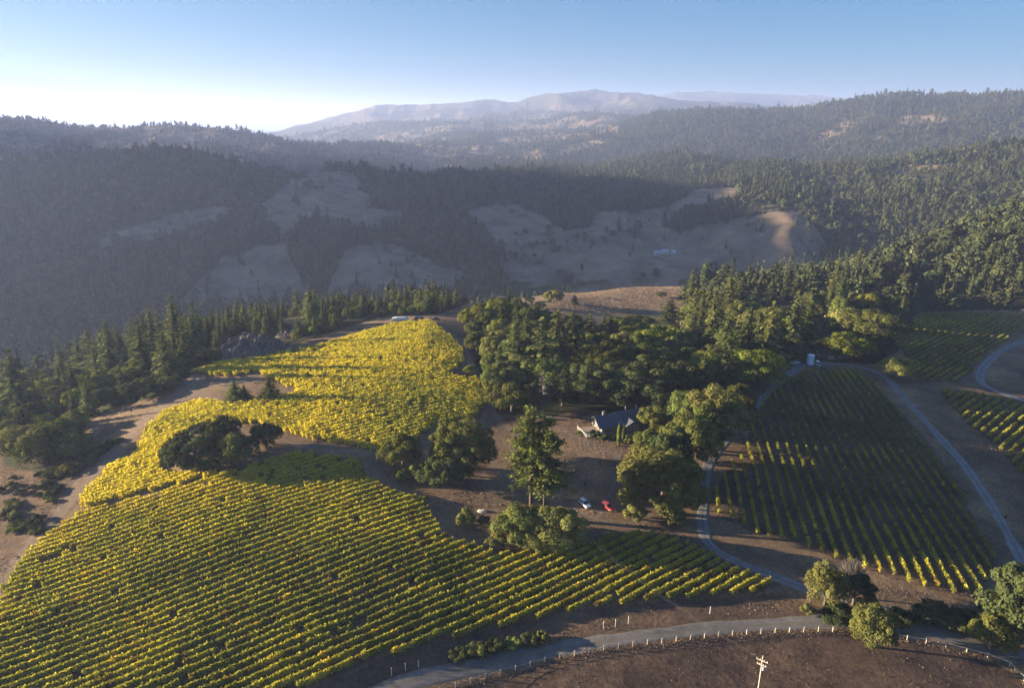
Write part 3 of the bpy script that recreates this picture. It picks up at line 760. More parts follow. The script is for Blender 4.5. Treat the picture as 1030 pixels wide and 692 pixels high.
FEATURE = [
 # clump in the middle of the yellow block
 ('bigdark', 200, 470, 70, 12.5, 'broad dark oak making up the middle of the clump in the yellow vines'),
 ('dark', 224, 454, 46, 13.5, 'dark oak top standing up at the back of the clump in the yellow vines'),
 ('oak', 240, 469, 46, 12.0, 'round lighter oak at the front of the clump in the yellow vines'),
 ('dark', 268, 450, 40, 9.5, 'low dark oak at the shady end of the clump in the yellow vines'),
 ('dark', 178, 469, 34, 8.5, 'small dark oak at the sunny end of the clump in the yellow vines'),
 ('bush', 201, 476, 16, 3.2, 'pale bush at the foot of the clump in the yellow vines'),
 # small conifers by the dirt patch
 ('con', 237, 403, 22, 8.5, 'tallest of the two small conifers side by side on the bare dirt patch'),
 ('con', 247, 402, 13, 6.5, 'slimmer of the two small conifers side by side on the bare dirt patch'),
 ('con', 272, 402, 20, 10.0, 'lone small conifer at the vines end of the bare dirt patch'),
 # grove by the track
 ('big', 466, 470, 78, 17.5, 'largest round oak of the grove beside the dirt track bend'),
 ('oak', 405, 472, 48, 13, 'dome shaped oak at the yellow vines side of the track grove'),
 ('dark', 444, 488, 50, 10.5, 'dark low oak at the front of the track grove'),
 ('bush', 420, 480, 26, 4.2, 'scrubby grey green bush under the track grove'),
 ('bush', 404, 482, 22, 3.5, 'scrubby bush at the dirt track edge of the track grove'),
 ('bush', 393, 468, 16, 3.0, 'low bush at the outer corner of the track grove'),
 ('olive', 466, 482, 24, 5.5, 'pale small tree inside the track grove'),
 # under the tall fir
 ('oak', 519, 543, 52, 10.5, 'leafy olive coloured oak at the foot of the tall twin trunk fir, sunny side'),
 ('olive', 561, 547, 66, 11.0, 'broad olive coloured oak at the foot of the tall twin trunk fir, car side'),
 ('bush', 500, 548, 26, 3.6, 'scrubby bush in front of the oaks under the tall fir'),
 ('olive', 540, 552, 44, 7.0, 'low pale bush at the vineyard edge under the tall fir'),
 ('bush', 469, 528, 22, 5.2, 'lone round bush beside the dirt track near the vine ends'),
 ('bushdark', 486, 526, 16, 2.2, 'low dark scrub between the lone round bush and the tall fir'),
 # oaks between the house and the right vineyard
 ('bigolive', 664, 515, 96, 21.5, 'huge round oak beside the red car'),
 ('big', 690, 472, 72, 21.0, 'tall oak in the middle of the line between house and steep vineyard'),
 ('olive', 644, 490, 48, 15.0, 'oak with pale leaves rising between the house and the huge round oak'),
 ('bigolive', 718, 442, 76, 21.5, 'oak by the gravel bend with a greyish thinning top'),
 ('oak', 690, 432, 48, 16.0, 'oak tucked behind the house end of the oak line'),
 ('dark', 695, 512, 34, 9.0, 'dark oak on the gravel road side of the huge round oak'),
 ('bush', 637, 522, 26, 4.5, 'bush under the huge round oak near the red car'),
 ('bush', 678, 524, 30, 4.0, 'bush in front of the huge round oak'),
 ('dark', 672, 480, 52, 18.0, 'dark oak closing the middle of the oak line between house and steep vineyard'),
 ('oak', 706, 455, 54, 18.5, 'green oak in the oak line just below the greyish topped one'),
 ('oak', 740, 420, 42, 15.0, 'oak at the upper end of the oak line by the gravel road'),
 ('oak', 652, 466, 40, 12.5, 'oak on the house side of the oak line'),
 ('oak', 538, 535, 40, 8.0, 'low oak pressed against the trunks of the tall fir'),
 # the wood behind the house
 ('bigdark', 640, 406, 94, 17.9, 'wide dark oak directly behind the house roof'),
 ('bigdark', 596, 404, 78, 17.9, 'wide dark oak behind the deck end of the house'),
 ('big', 650, 385, 83, 17.9, 'broad oak canopy in the middle of the wood behind the house'),
 ('big', 606, 384, 74, 18.6, 'broad sunlit oak canopy above the dark oaks behind the deck'),
 ('bigdark', 682, 400, 58, 16.6, 'dark oak at the vineyard end of the wood behind the house'),
 ('oak', 515, 414, 54, 11.5, 'low spreading oak at the dirt track end of the house wood'),
 ('dark', 540, 412, 45, 11.5, 'dark oak beside the pale stacked boards'),
 ('dark', 566, 408, 52, 12.8, 'shadowed oak behind the pale stacked boards'),
 ('oak', 500, 392, 38, 10.2, 'rounded oak on the yellow vines side of the house wood'),
 ('oak', 552, 390, 56, 14.1, 'mid green oak below the conifers of the house wood'),
 ('olive', 525, 385, 45, 12.8, 'pale oak under the conifers near the dirt track'),
 ('con', 518, 376, 37, 24.3, 'dense conifer nearest the dirt track in the house wood'),
 ('con', 545, 380, 42, 28.2, 'broad tall conifer in the middle of the house wood'),
 ('con', 560, 366, 37, 26.9, 'ragged conifer behind the broad one in the house wood'),
 ('con', 530, 362, 33, 23.0, 'conifer at the back of the house wood toward the knoll'),
 ('con', 580, 368, 37, 23.0, 'conifer above the shadowed oaks of the house wood'),
 ('condark', 592, 352, 31, 19.2, 'dark narrow conifer at the back of the house wood'),
 ('condark', 575, 350, 29, 19.2, 'dark conifer at the back of the house wood near the dry field'),
 ('con', 612, 352, 33, 19.2, 'spire shaped conifer against the dry field'),
 ('bright', 632, 352, 45, 12.8, 'bright green tree in the sun behind the house wood'),
 ('bright', 655, 358, 49, 14.1, 'bright green round tree beside the dark spruce'),
 ('oak', 642, 334, 45, 10.2, 'low oak canopy on the edge of the dry field'),
 ('oak', 505, 345, 34, 12.8, 'leafy tree by the yellow bushes at the knoll track'),
 ('condark', 672, 338, 40, 21.8, 'dark full spruce standing alone beside the dry field'),
 ('bright', 485, 346, 29, 4.5, 'yellow green thicket beside the knoll track'),
 ('bright', 473, 376, 17, 4.0, 'small yellow green bush at the corner of the knoll track'),
 ('bush', 478, 350, 16, 3.0, 'low shrub below the yellow green thicket'),
 ('oak', 655, 432, 34, 9.5, 'oak overhanging the far end of the house roof'),
 ('dark', 668, 424, 40, 12.0, 'dark oak shading the far end of the house'),
 ('olive', 4, 452, 40, 13.0, 'round oak cut by the picture edge above the dark track'),
 # between the wood and the right vineyard
 ('oak', 735, 356, 69, 12.8, 'wide oak with a flat crown above the oak line'),
 ('bright', 712, 384, 52, 14.1, 'bright green oak beside the dry clearing'),
 ('bright', 757, 386, 72, 15.4, 'big bright topped oak left of the water tank'),
 ('olive', 762, 346, 67, 12.8, 'flat topped pale oak behind the bright topped oak'),
 ('dark', 730, 372, 49, 12.8, 'dark oak between the two bright green oaks'),
 ('dark', 790, 360, 49, 10.2, 'dark oak behind the white truck'),
 ('dark', 826, 356, 38, 9.0, 'dark low oak behind the water tank'),
 ('bright', 852, 362, 52, 14.1, 'tall yellow green tree at the top of the steep vineyard'),
 ('dark', 872, 358, 45, 11.5, 'dark tree beside the yellow green tree at the vineyard top'),
 ('oak', 880, 340, 67, 16.6, 'massive oak above the far vineyard corner'),
 ('olive', 858, 335, 56, 15.4, 'sunlit oak above the yellow green tree'),
 ('olive', 900, 380, 38, 10.9, 'single round tree beside the gravel road bend'),
 # lower right corner
 ('pale', 829, 612, 44, 13.5, 'pale olive tree beside the gravel road junction'),
 ('dark', 858, 608, 46, 9.5, 'dark tree in the shade of the pale olive tree'),
 ('olive', 875, 650, 50, 11, 'bushy round tree growing on the fence line'),
 ('dark', 1020, 640, 84, 20.0, 'big green tree cut by the edge of the picture'),
 ('oak', 996, 652, 50, 10.0, 'lower green tree at the foot of the big one cut by the edge'),
 ('bushdark', 905, 625, 34, 2.6, 'dark shrub between the road and the steep vineyard, near the fence line tree'),
 ('bushdark', 940, 622, 52, 3.4, 'wide dark shrub at the bottom end of the steep vineyard'),
 ('bushdark', 975, 632, 48, 4.2, 'dark shrub below the big tree cut by the edge'),
 ('bushdark', 845, 622, 44, 2.6, 'dark shrub at the foot of the pale olive tree'),
 ('bush', 811, 616, 16, 2.2, 'grey low bush next to the pale olive tree trunk'),
 # rounded trees by the dark track
 ('olive', 22, 460, 50, 14.0, 'round sunlit oak beside the dark track, outer one'),
 ('olive', 50, 464, 52, 14.0, 'round oak beside the dark track, middle one'),
 ('oak', 76, 460, 40, 11.0, 'shaded oak nearest the dark track'),
 ('dark', 105, 408, 40, 8.0, 'dark tree at the edge of the conifer belt above the dark track'),
 ('dark', 145, 400, 50, 8.0, 'dark tree at the corner where the tracks leave the wood'),
 ('olive', 168, 392, 24, 6.0, 'small pale tree at the corner where the tracks leave the wood'),
 ('olive', 190, 352, 30, 8.0, 'yellowish tree on the wooded side of the rock'),
 ('olive', 205, 362, 26, 7.0, 'yellowish bush tree at the foot of the rock'),
 # shrubs on the bare ground at the lower left
 ('bush', 70, 476, 30, 3.0, 'pale round shrub between the two dirt tracks'),
 ('bush', 86, 462, 24, 2.0, 'small scrub on the bank of the dark track'),
 ('bush', 104, 452, 22, 1.6, 'grassy scrub on the bank between the tracks'),
 ('bushdark', 55, 478, 30, 2.0, 'dark scrub in the shade of the round oaks'),
 # round the house
 ('bushdark', 597, 439, 15, 2.4, 'clipped dark shrub at the deck end of the house bed'),
 ('bushdark', 606, 442, 14, 2.2, 'dark round shrub in the middle of the house bed'),
 ('bush', 615, 443, 12, 1.8, 'pale shrub beside the golden cypress'),
 ('bush', 633, 445, 16, 2.4, 'green shrub at the car park side of the house bed'),
 ('bush', 583, 437, 12, 1.2, 'small shrub below the deck rail'),
]
for f in FEATURE: ptree(*f)
# ------------------------------------------------------------------ special trees
def tall_fir():
    x, y, mpp = at_px(541, 522)
    r = tree('fir_tree', None, None, x, y, 1, 1, 'tall ragged fir with two bare trunks rising from the oaks by the cars', group=None, rz=0)
    rg = np.random.default_rng(404)
    for k, (dx, dy, H) in enumerate(((-2.0, 0.4, 36.0), (1.8, -0.3, 33.0))):
        b = MB(); b.tube([(dx, dy, -.5), (dx * 1.1, dy, H * .35), (dx * 0.8, dy, H * .7), (dx * .6, dy, H)], [.62, .5, .32, .08], 8)
        P = []; Nn = []; S = []; T = []
        for q in range(105):
            f = rg.uniform(0.3, 1.0); a = rg.uniform(0, 6.28)
            L = (9.0 * (1 - f) ** 0.55 + 1.2) * rg.uniform(0.3, 1.25)
            s = Vector((dx, dy, H * f)); e = s + Vector((math.cos(a) * L, math.sin(a) * L, rg.uniform(-1.6, .6)))
            b.tube([tuple(s), tuple((s + e) / 2 + Vector((0, 0, .4))), tuple(e)], [.14, .09, .04], 4)
            tt = rg.random()
            for j in range(int(12 + L * 8)):
                u = rg.uniform(0.3, 1.08); p = s + (e - s) * u
                P.append((p.x + rg.normal() * .6, p.y + rg.normal() * .6, p.z + 0.3 * (1 - u) + rg.normal() * .42)); Nn.append((rg.normal() * .5, rg.normal() * .5, 1)); S.append(rg.uniform(.25, .55)); T.append(.6 * tt + .4 * rg.random())
        V, F = quads(np.array(P), np.array(Nn), np.array(S), .8, rg)
        link('crown', nmesh('fir_crown', V, F, [M['oak']], tint=np.repeat(np.array(T), 4)), r)
        b.obj('trunk', M['bark'], r, True)
tall_fir()
x, y, _m = at_px(546, 418)
r_ = tree('dead_tree', None, snag_mesh('snag', 5, 19.0, M['twig'], 0.34, 60), x, y, 1, 1, 'bare grey dead tree standing in front of the house wood')
x, y, _m = at_px(722, 438)
r_ = tree('dead_tree', twig_mesh('twig_crown', 8, 8.0, 17.5, 6.0, M['twig'], 320), trunk_mesh('dead_trunk', 4, 17, 8, .4, M['twig']), x + 1.5, y + 1, 1, 1, 'half bare grey crown showing at the top of the oak by the gravel bend')
x, y, _m = at_px(853, 600)
r_ = tree('dead_tree', twig_mesh('twig_crown', 18, 4.5, 11.5, 3.0, M['twig'], 260), trunk_mesh('dead_trunk', 14, 11, 5, .25, M['twig']), x, y, 1, 1, 'wispy leafless grey tree behind the pale olive tree')
def cypress(px, py, hm, wm, m, label):
    x, y, _ = at_px(px, py)
    rg = np.random.default_rng(px)
    n = 900; f = rg.random(n); a = rg.uniform(0, 6.28, n); rr = wm * np.sqrt(np.clip(np.sin(np.pi * np.clip(f * .93 + .07, 0, 1)), 0, 1)) * rg.uniform(.75, 1.05, n)
    P = np.stack([np.cos(a) * rr, np.sin(a) * rr, f * hm], 1); Nn = np.stack([np.cos(a), np.sin(a), .4 + 0 * a], 1) + rg.normal(size=(n, 3)) * .3
    V, F = quads(P, Nn, rg.uniform(.14, .3, n), 1.3, rg)
    tree('cypress_tree', nmesh('cypress_crown', V, F, [M[m]], tint=np.repeat(rg.random(n), 4)), MB().tube([(0, 0, -.2), (0, 0, hm * .9)], [.12, .03], 5).mesh('cypress_trunk', M['bark']), x, y, 1, 1, label)
cypress(622, 448, 9.0, 0.62, 'bright', 'tall thin golden cypress standing before the house')
cypress(627, 445, 7.0, 0.6, 'dark', 'thin dark cypress just behind the golden one at the house')
# ------------------------------------------------------------------ the belts of wood round the vineyards
def poisson(n_try, gen, mind):
    pts = []; grid = {}
    X, Y = gen(n_try)
    for x, y in zip(X, Y):
        g = (int(x // mind), int(y // mind)); ok = True
        for i in (-1, 0, 1):
            for j in (-1, 0, 1):
                for (a, b) in grid.get((g[0] + i, g[1] + j), ()):
                    if (a - x) ** 2 + (b - y) ** 2 < mind * mind: ok = False
        if ok: grid.setdefault(g, []).append((x, y)); pts.append((x, y))
    return np.array(pts)
def gen_fan(r0, r1, a0=-40, a1=40):
    def g(n):
        r = np.sqrt(rng.uniform(r0 * r0, r1 * r1, n)); a = np.radians(rng.uniform(a0, a1, n)); return r * np.sin(a), r * np.cos(a)
    return g
def horizon_table():
    th = np.radians(np.linspace(-46, 46, 460)); rr = np.exp(np.linspace(math.log(90), math.log(9000), 520))
    X = np.outer(rr, np.sin(th)); Y = np.outer(rr, np.cos(th)); E = (ground_z(X, Y) - HC) / rr[:, None]
    return th, rr, np.maximum.accumulate(E, axis=0)
_TH, _RR, _EM = horizon_table()
def visible(x, y, h, margin=0.004):
    r = np.hypot(x, y); a = np.arctan2(x, y)
    i = np.clip(np.round((a - _TH[0]) / (_TH[1] - _TH[0])).astype(int), 0, len(_TH) - 1)
    k = np.clip(np.searchsorted(_RR, r * 0.985) - 1, 0, len(_RR) - 1)
    return (ground_z(x, y) + h - HC) / r > _EM[k, i] - margin
near = poisson(16000, gen_fan(240, 660), 6.3)
z = ground_z(near[:, 0], near[:, 1])
px, py, d = project(near[:, 0], near[:, 1], z)
fm = np.zeros(len(near), bool); belt = np.zeros(len(near), int)
for k, P in enumerate(NEARWOOD_PX):
    i = inpoly(px, py, P); fm |= i; belt[i] = k + 1
rad = np.hypot(near[:, 0], near[:, 1])
NOTREE = [(610, 425, 26), (630, 415, 22), (655, 412, 18), (818, 362, 16), (800, 366, 12), (250, 345, 17), (546, 420, 8)]
fx_, fy_ = np.array([[at_px(f[1], f[2])[k] for k in (0, 1)] for f in FEATURE]).T
fr_ = np.array([f[3] * 0.5 * at_px(f[1], f[2])[2] for f in FEATURE])
clear = np.ones(len(near), bool)
for a_, b_, c_ in zip(fx_, fy_, fr_): clear &= np.hypot(near[:, 0] - a_, near[:, 1] - b_) > c_ * 0.6 + 1.5
ok = fm & clear
for (a, b, rr_) in NOTREE:
    p = raycast(a, b)[0]; ok &= np.hypot(near[:, 0] - p[0], near[:, 1] - p[1]) > rr_
for Ln, wd in [(ROAD_C_RIGHT, 6), (ROAD_C_LEFT, 6), (TRACKS[0][0], 8), (TRACKS[1][0], 5)]:
    ok &= dist_to_line(near[:, 0], near[:, 1], Ln[::3]) > wd
for P in (BLOCK_A, BLOCK_C, BLOCK_D): ok &= ~inpoly(near[:, 0], near[:, 1], P)
ok &= visible(near[:, 0], near[:, 1], 20, 0.01)
dens = fbm(near[:, 0] / 45, near[:, 1] / 45, 3, 91)
ok &= (dens > -0.45) & ((belt != 3) | (rng.random(len(near)) < 0.5))
near = near[ok]; belt = belt[ok]; rad = rad[ok]; px = px[ok]; py = py[ok]
isoak = (fbm(near[:, 0] / 40, near[:, 1] / 40, 2, 133) > -0.05) & (rng.random(len(near)) < 0.8) | (belt == 2) & (rng.random(len(near)) < 0.72)
order = np.argsort(rad)
LB = {(1, 0): ('conifer in the belt of wood behind the yellow vines', 'conifers behind the yellow vines'),
      (1, 1): ('rounded tree among the conifers behind the yellow vines', 'rounded trees behind the yellow vines'),
      (2, 0): ('conifer deep in the wood between the house and the dry field', 'conifers of the house wood'),
      (2, 1): ('rounded tree deep in the wood between the house and the dry field', 'rounded trees of the house wood'),
      (3, 0): ('conifer in the wooded belt above the far vineyard and house oaks', 'conifers above the far vineyard'),
      (3, 1): ('rounded tree in the wooded belt above the far vineyard and house oaks', 'rounded trees above the far vineyard')}
cnt = {0: 0, 1: 0}
REST = []
for i in order:
    x, y = near[i]; o = int(isoak[i]); lim = 300
    if cnt[o] >= lim: REST.append((x, y, o)); continue
    cnt[o] += 1
    lab, grp = LB[(int(belt[i]), o)]
    small = 0.72 if belt[i] == 1 else 1.45
    if belt[i] == 1 and px[i] < 200: small = 1.12
    if belt[i] == 3 and px[i] > 820: small = 1.4
    if belt[i] == 2: small = 1.12 if o else 0.85
    if o:
        s = rng.uniform(0.55, 1.05) * small * (1.2 if belt[i] == 2 else 1.0)
        cr = [OAK, OAK, OAK_OLIVE, OAK_BRIGHT][rng.integers(0, 4)]
        tree('oak_tree', cr[rng.integers(0, len(cr))], TRUNK[rng.integers(0, 3)], x, y, s, s * rng.uniform(.9, 1.25), lab, 'tree', grp)
    else:
        s = rng.uniform(0.6, 1.15) * small * (1.35 if rng.random() < .1 else 1)
        tree('conifer_tree', CON[rng.integers(0, 4)], CTRUNK, x, y, s * (rng.uniform(1.35, 1.95) if belt[i] == 1 else rng.uniform(1.15, 1.7)), s, lab, 'tree', grp)
# bushes and small trees along the rim of the dry field
for k, (a, b, wd, hm, kd) in enumerate([(487,292,22,6,'olive'),(500,294,20,6,'olive'),(514,292,24,7,'olive'),(527,288,20,6,'oak'),(540,294,22,6,'oak'),(552,290,18,5,'oak'),(560,291,24,8,'olive'),(572,289,18,5,'oak'),(584,286,14,5,'oak'),
        (597,285,14,4,'oak'),(607,284,12,4,'oak'),(556,305,24,10,'olive'),(543,310,16,4,'dark'),(578,306,10,7,'con'),(520,300,14,5,'oak'),(533,304,12,4,'dark'),(645,283,18,6,'olive'),(690,286,18,7,'oak'),(612,301,5,2,'bush'),
        (688,300,11,9,'con'),(700,305,14,12,'con'),(665,300,14,5,'oak'),(705,318,16,13,'con'),(715,330,18,14,'con')]):
    nm = {'olive': 'pale small tree', 'oak': 'small oak', 'dark': 'dark shrubby tree', 'con': 'young conifer', 'bush': 'tiny bush'}[kd]
    ptree(kd, a, b, wd, hm, f'{nm} on the rim of the sunlit dry field', group='trees and bushes on the rim of the dry field')
# small single trees out on the valley meadow: one mesh each
FARC = [conifer_mesh('meadow_conifer', 200 + k, 19, 4.4 + .4 * k, 15, 7, 3, 0.05, M['forest'], sz=0.85, ragged=0.4, shape=0.7) for k in range(2)] + [crown_mesh('meadow_conifer', 205 + k, 4.2, 17.0, 0.8, 20, 26, 0.66, M['forest'], lump=(.26, .46), taper=.62) for k in range(2)]
FARR = [crown_mesh('meadow_oak', 210 + k, 5.0, 11.0, 0.5, 18, 30, 0.66, M['forest'], lump=(0.35, 0.5)) for k in range(2)]
SRC = []
for k, (a, b, s, q) in enumerate([(668,243,1.0,0),(730,250,0.8,1),(812,236,1.3,2),(585,275,0.9,3),(760,232,.7,0),(800,228,1.0,1),(660,279,1.3,4),(700,276,1.0,5),(646,280,.8,4),(720,272,1.1,0)]):
    x, y, _m = at_px(a, b)
    me = (FARC + FARR)[q]
    o = link('meadow_tree', me, None, (x, y, float(ground_z(x, y))), rng.uniform(0, 6), s)
    tag(o, ['conifer', 'rounded tree'][q > 3] + ' growing singly on the shaded valley meadow', 'tree', 'single trees on the valley meadow')
    if q not in [s_[0] for s_ in SRC]: SRC.append((q, o))
SRC = [o for q, o in sorted(SRC, key=lambda s_: s_[0])]
# ------------------------------------------------------------------ the far woods: nobody could count them
def far_points():
    out = []
    for r0, r1, sp, sc in [(640, 1100, 7.2, 1.15), (1100, 1700, 7.6, 1.12), (1700, 2600, 9.5, 1.05), (2600, 4200, 15, 1.25), (4200, 6500, 28, 1.6)]:
        area = (r1 * r1 - r0 * r0) * 0.5 * R(84); n = int(area / (sp * sp))
        r = np.sqrt(rng.uniform(r0 * r0, r1 * r1, n)); a = np.radians(rng.uniform(-42, 42, n)); x = r * np.sin(a); y = r * np.cos(a)
        z = ground_z(x, y); px, py, d = project(x, y, z)
        f = forest_mask(x, y, z, px, py, r)
        f = np.where((f < 0.1) & (r < 2600), 0.007, f)
        k = (rng.random(n) < f) & (z > SEA + 8) & visible(x, y, 24, 0.0035)
        out.append(np.stack([x[k], y[k], z[k], sc * np.exp(rng.normal(0, .3, k.sum())) * 0.8, (rng.random(k.sum()) < np.clip(0.52 + fbm(x[k] / 120, y[k] / 120, 2, 55) * 0.9, 0.05, .9)) * 1.0], 1))
    return np.vstack(out)
FP = far_points()
if REST:
    RS = np.array(REST); zz = ground_z(RS[:, 0], RS[:, 1])
    FP = np.vstack([FP, np.stack([RS[:, 0], RS[:, 1], zz, rng.uniform(.9, 1.6, len(RS)), RS[:, 2]], 1)])
print('far trees', len(FP), 'near individuals', cnt, 'rest', len(REST))
def instancer(name, P, sources, pick):
    me = bpy.data.meshes.new(name); me.vertices.add(len(P)); me.vertices.foreach_set('co', P[:, :3].astype(np.float32).ravel())
    for an, typ, val in (('size', 'FLOAT', P[:, 3].astype(np.float32)), ('pick', 'INT', pick.astype(np.int32)), ('turn', 'FLOAT', rng.uniform(0, 6.28, len(P)).astype(np.float32))):
        a = me.attributes.new(an, typ, 'POINT'); a.data.foreach_set('value', val)
    o = link(name, me)
    g = bpy.data.node_groups.new(name + '_nodes', 'GeometryNodeTree')
    g.interface.new_socket('Geometry', in_out='INPUT', socket_type='NodeSocketGeometry'); g.interface.new_socket('Geometry', in_out='OUTPUT', socket_type='NodeSocketGeometry')
    N = g.nodes; L = g.links
    gi = N.new('NodeGroupInput'); go = N.new('NodeGroupOutput')
    prev = gi.outputs[0]; outs = []
    join_out = N.new('GeometryNodeJoinGeometry')
    sz = N.new('GeometryNodeInputNamedAttribute'); sz.data_type = 'FLOAT'; sz.inputs[0].default_value = 'size'
    tn = N.new('GeometryNodeInputNamedAttribute'); tn.data_type = 'FLOAT'; tn.inputs[0].default_value = 'turn'
    pk = N.new('GeometryNodeInputNamedAttribute'); pk.data_type = 'INT'; pk.inputs[0].default_value = 'pick'
    cx = N.new('ShaderNodeCombineXYZ'); L.new(tn.outputs[0], cx.inputs[2])
    for k, s in enumerate(sources):
        oi = N.new('GeometryNodeObjectInfo'); oi.inputs['Object'].default_value = s; oi.transform_space = 'ORIGINAL'; oi.inputs['As Instance'].default_value = True
        cmp_ = N.new('FunctionNodeCompare'); cmp_.data_type = 'INT'; cmp_.operation = 'EQUAL'; cmp_.inputs[3].default_value = k; L.new(pk.outputs[0], cmp_.inputs[2])
        ip = N.new('GeometryNodeInstanceOnPoints'); L.new(gi.outputs[0], ip.inputs['Points']); L.new(cmp_.outputs[0], ip.inputs['Selection']); L.new(oi.outputs['Geometry'], ip.inputs['Instance'])
        L.new(cx.outputs[0], ip.inputs['Rotation']); L.new(sz.outputs[0], ip.inputs['Scale']); L.new(ip.outputs[0], join_out.inputs[0])
    L.new(join_out.outputs[0], go.inputs[0])
    md = o.modifiers.new('instances', 'NODES'); md.node_group = g
    return o
pick = np.where(FP[:, 4] > 0.5, rng.integers(4, 6, len(FP)), rng.integers(0, 4, len(FP)))
tag(instancer('forest', FP, SRC, pick), kind='stuff')
# ------------------------------------------------------------------ vine rows: every row is a thing
def lerp3(a, b, t): return np.asarray(a)[None] * (1 - t[:, None]) + np.asarray(b)[None] * t[:, None]
def rows_of(P, d, sp, off=0.0):
    d = np.array(d, float); d /= np.linalg.norm(d); n = np.array([-d[1], d[0]])
    P = np.asarray(P); s_, w_ = P @ d, P @ n
    out = []
    k = 0
    for wv in np.arange(w_.min() + off, w_.max(), sp):
        s = np.arange(s_.min() - 1, s_.max() + 1, 0.5)
        q = s[:, None] * d + wv * n
        yield wv, s, q, d, n
def vine_block(P, d, sp, holes, label, group, dens, colfn, halfw=0.30, z0=0.55, z1=1.75, leaf=0.19, gapr=0.06, trel=True, skip=None):
    runs = []
    for wv, s, q, d_, n_ in rows_of(P, d, sp):
        ins = inpoly(q[:, 0], q[:, 1], P)
        for Hh in holes: ins &= ~inpoly(q[:, 0], q[:, 1], Hh)
        e = np.flatnonzero(np.diff(np.concatenate([[0], ins.astype(int), [0]])))
        for a, b in zip(e[::2], e[1::2]):
            s0, s1 = s[a] + rng.uniform(-.8, .8), s[b - 1] + rng.uniform(-.8, .8)
            if s1 - s0 > 4: runs.append((wv, s0, s1, d_, n_))
    print(group, len(runs), 'rows', sum(r[2] - r[1] for r in runs))
    for i, (wv, s0, s1, d_, n_) in enumerate(runs):
        c = (s0 + s1) / 2 * d_ + wv * n_; cz = float(ground_z(c[0], c[1]))
        L = s1 - s0
        # one plant every 1.8 m, each with its own size; a few are missing
        nv = max(2, int(L / 1.8)); vig = rng.uniform(0.86, 1.12, nv); 
        cx_ = (np.linspace(s0, s1, nv)[:, None] * d_ + wv * n_)
        vig *= 0.85 + 0.35 * fbm(cx_[:, 0] / 17, cx_[:, 1] / 17, 2, 150)
        miss = (rng.random(nv) < max(0.008, gapr * 0.5)) | (fbm(cx_[:, 0] / 6, cx_[:, 1] / 6, 2, 171) > 0.62 - gapr)
        vig[miss] = 0.0
        n = int(L * dens)
        s = rng.uniform(s0, s1, n); vi = np.clip(((s - s0) / L * nv).astype(int), 0, nv - 1); v = vig[vi]
        k = rng.random(n) < v; s = s[k]; v = v[k]; vi = vi[k]; n = len(s)
        tv = np.abs(((s - s0) / L * nv) % 1 - 0.5)
        lat = rng.normal(0, halfw, n) * (0.75 + 0.4 * v); hz = z0 + (z1 - z0) * rng.beta(2.0, 1.3, n) * v * (1.05 - 0.09 * tv)
        lat = np.clip(lat, -halfw * 2.1, halfw * 2.1)
        sh = rng.random(n) < 0.09; hz[sh] += rng.uniform(0.1, 0.62, sh.sum())
        hz -= 0.35 * (np.abs(lat) / halfw) ** 1.5 * 0.35
        wob = 0.12 * np.sin(s / 9.0 + i)
        X = s[:, None] * d_ + (wv + lat + wob)[:, None] * n_
        Z = ground_z(X[:, 0], X[:, 1]) + np.maximum(hz, 0.15)
        Pp = np.stack([X[:, 0] - c[0], X[:, 1] - c[1], Z - cz], 1)
        Nn = rng.normal(size=(n, 3)) * 0.7 + np.stack([n_[0] * lat / halfw * 0.6, n_[1] * lat / halfw * 0.6, np.full(n, 0.75)], 1)
        V, F = quads(Pp, Nn, leaf * rng.uniform(0.7, 1.4, n), 0.9)
        col = colfn(X[:, 0], X[:, 1], rng.random(nv)[vi], n)
        r = link('vine_row', None, None, (c[0], c[1], cz)); r.empty_display_size = 0.5
        tag(r, label.format(o=ordinal(i + 1)), 'vine row', group)
        link('foliage', nmesh('vine_foliage', V, F, [M['vine']], tint=np.repeat(col, 4, axis=0)), r)
        if trel:
            b = []; Fb = []; last = None
            for j in range(nv + 1):
                sj = s0 + L * j / nv; post = j % 4 == 0 or j == nv
                p = sj * d_ + wv * n_; g = float(ground_z(p[0], p[1])) - cz; h = 1.7 if post else 0.8; t = 0.05 if post else 0.035
                k0 = len(b)
                for zz in (-0.1, h):
                    for (dx, dy) in ((-t, -t), (t, -t), (t, t), (-t, t)): b.append((p[0] - c[0] + dx, p[1] - c[1] + dy, g + zz))
                b += [(p[0] - c[0], p[1] - c[1], g + 0.76), (p[0] - c[0], p[1] - c[1], g + 0.79)]
                Fb += [(k0, k0 + 1, k0 + 5, k0 + 4), (k0 + 1, k0 + 2, k0 + 6, k0 + 5), (k0 + 2, k0 + 3, k0 + 7, k0 + 6), (k0 + 3, k0, k0 + 4, k0 + 7), (k0 + 4, k0 + 5, k0 + 6, k0 + 7), (k0, k0 + 2, k0 + 9, k0 + 8)]
                if last is not None: Fb.append((last + 8, k0 + 8, k0 + 9, last + 9))      # the wire the canes are tied to
                last = k0
            link('trellis', nmesh('vine_trellis', b, np.array(Fb), [M['bark']]), r)
YEL, GRN, OLV, ORG, LIME, BRN = (0.72, 0.605, 0.068), (0.16, 0.18, 0.035), (0.34, 0.30, 0.045), (0.48, 0.29, 0.05), (0.44, 0.42, 0.07), (0.22, 0.15, 0.06)
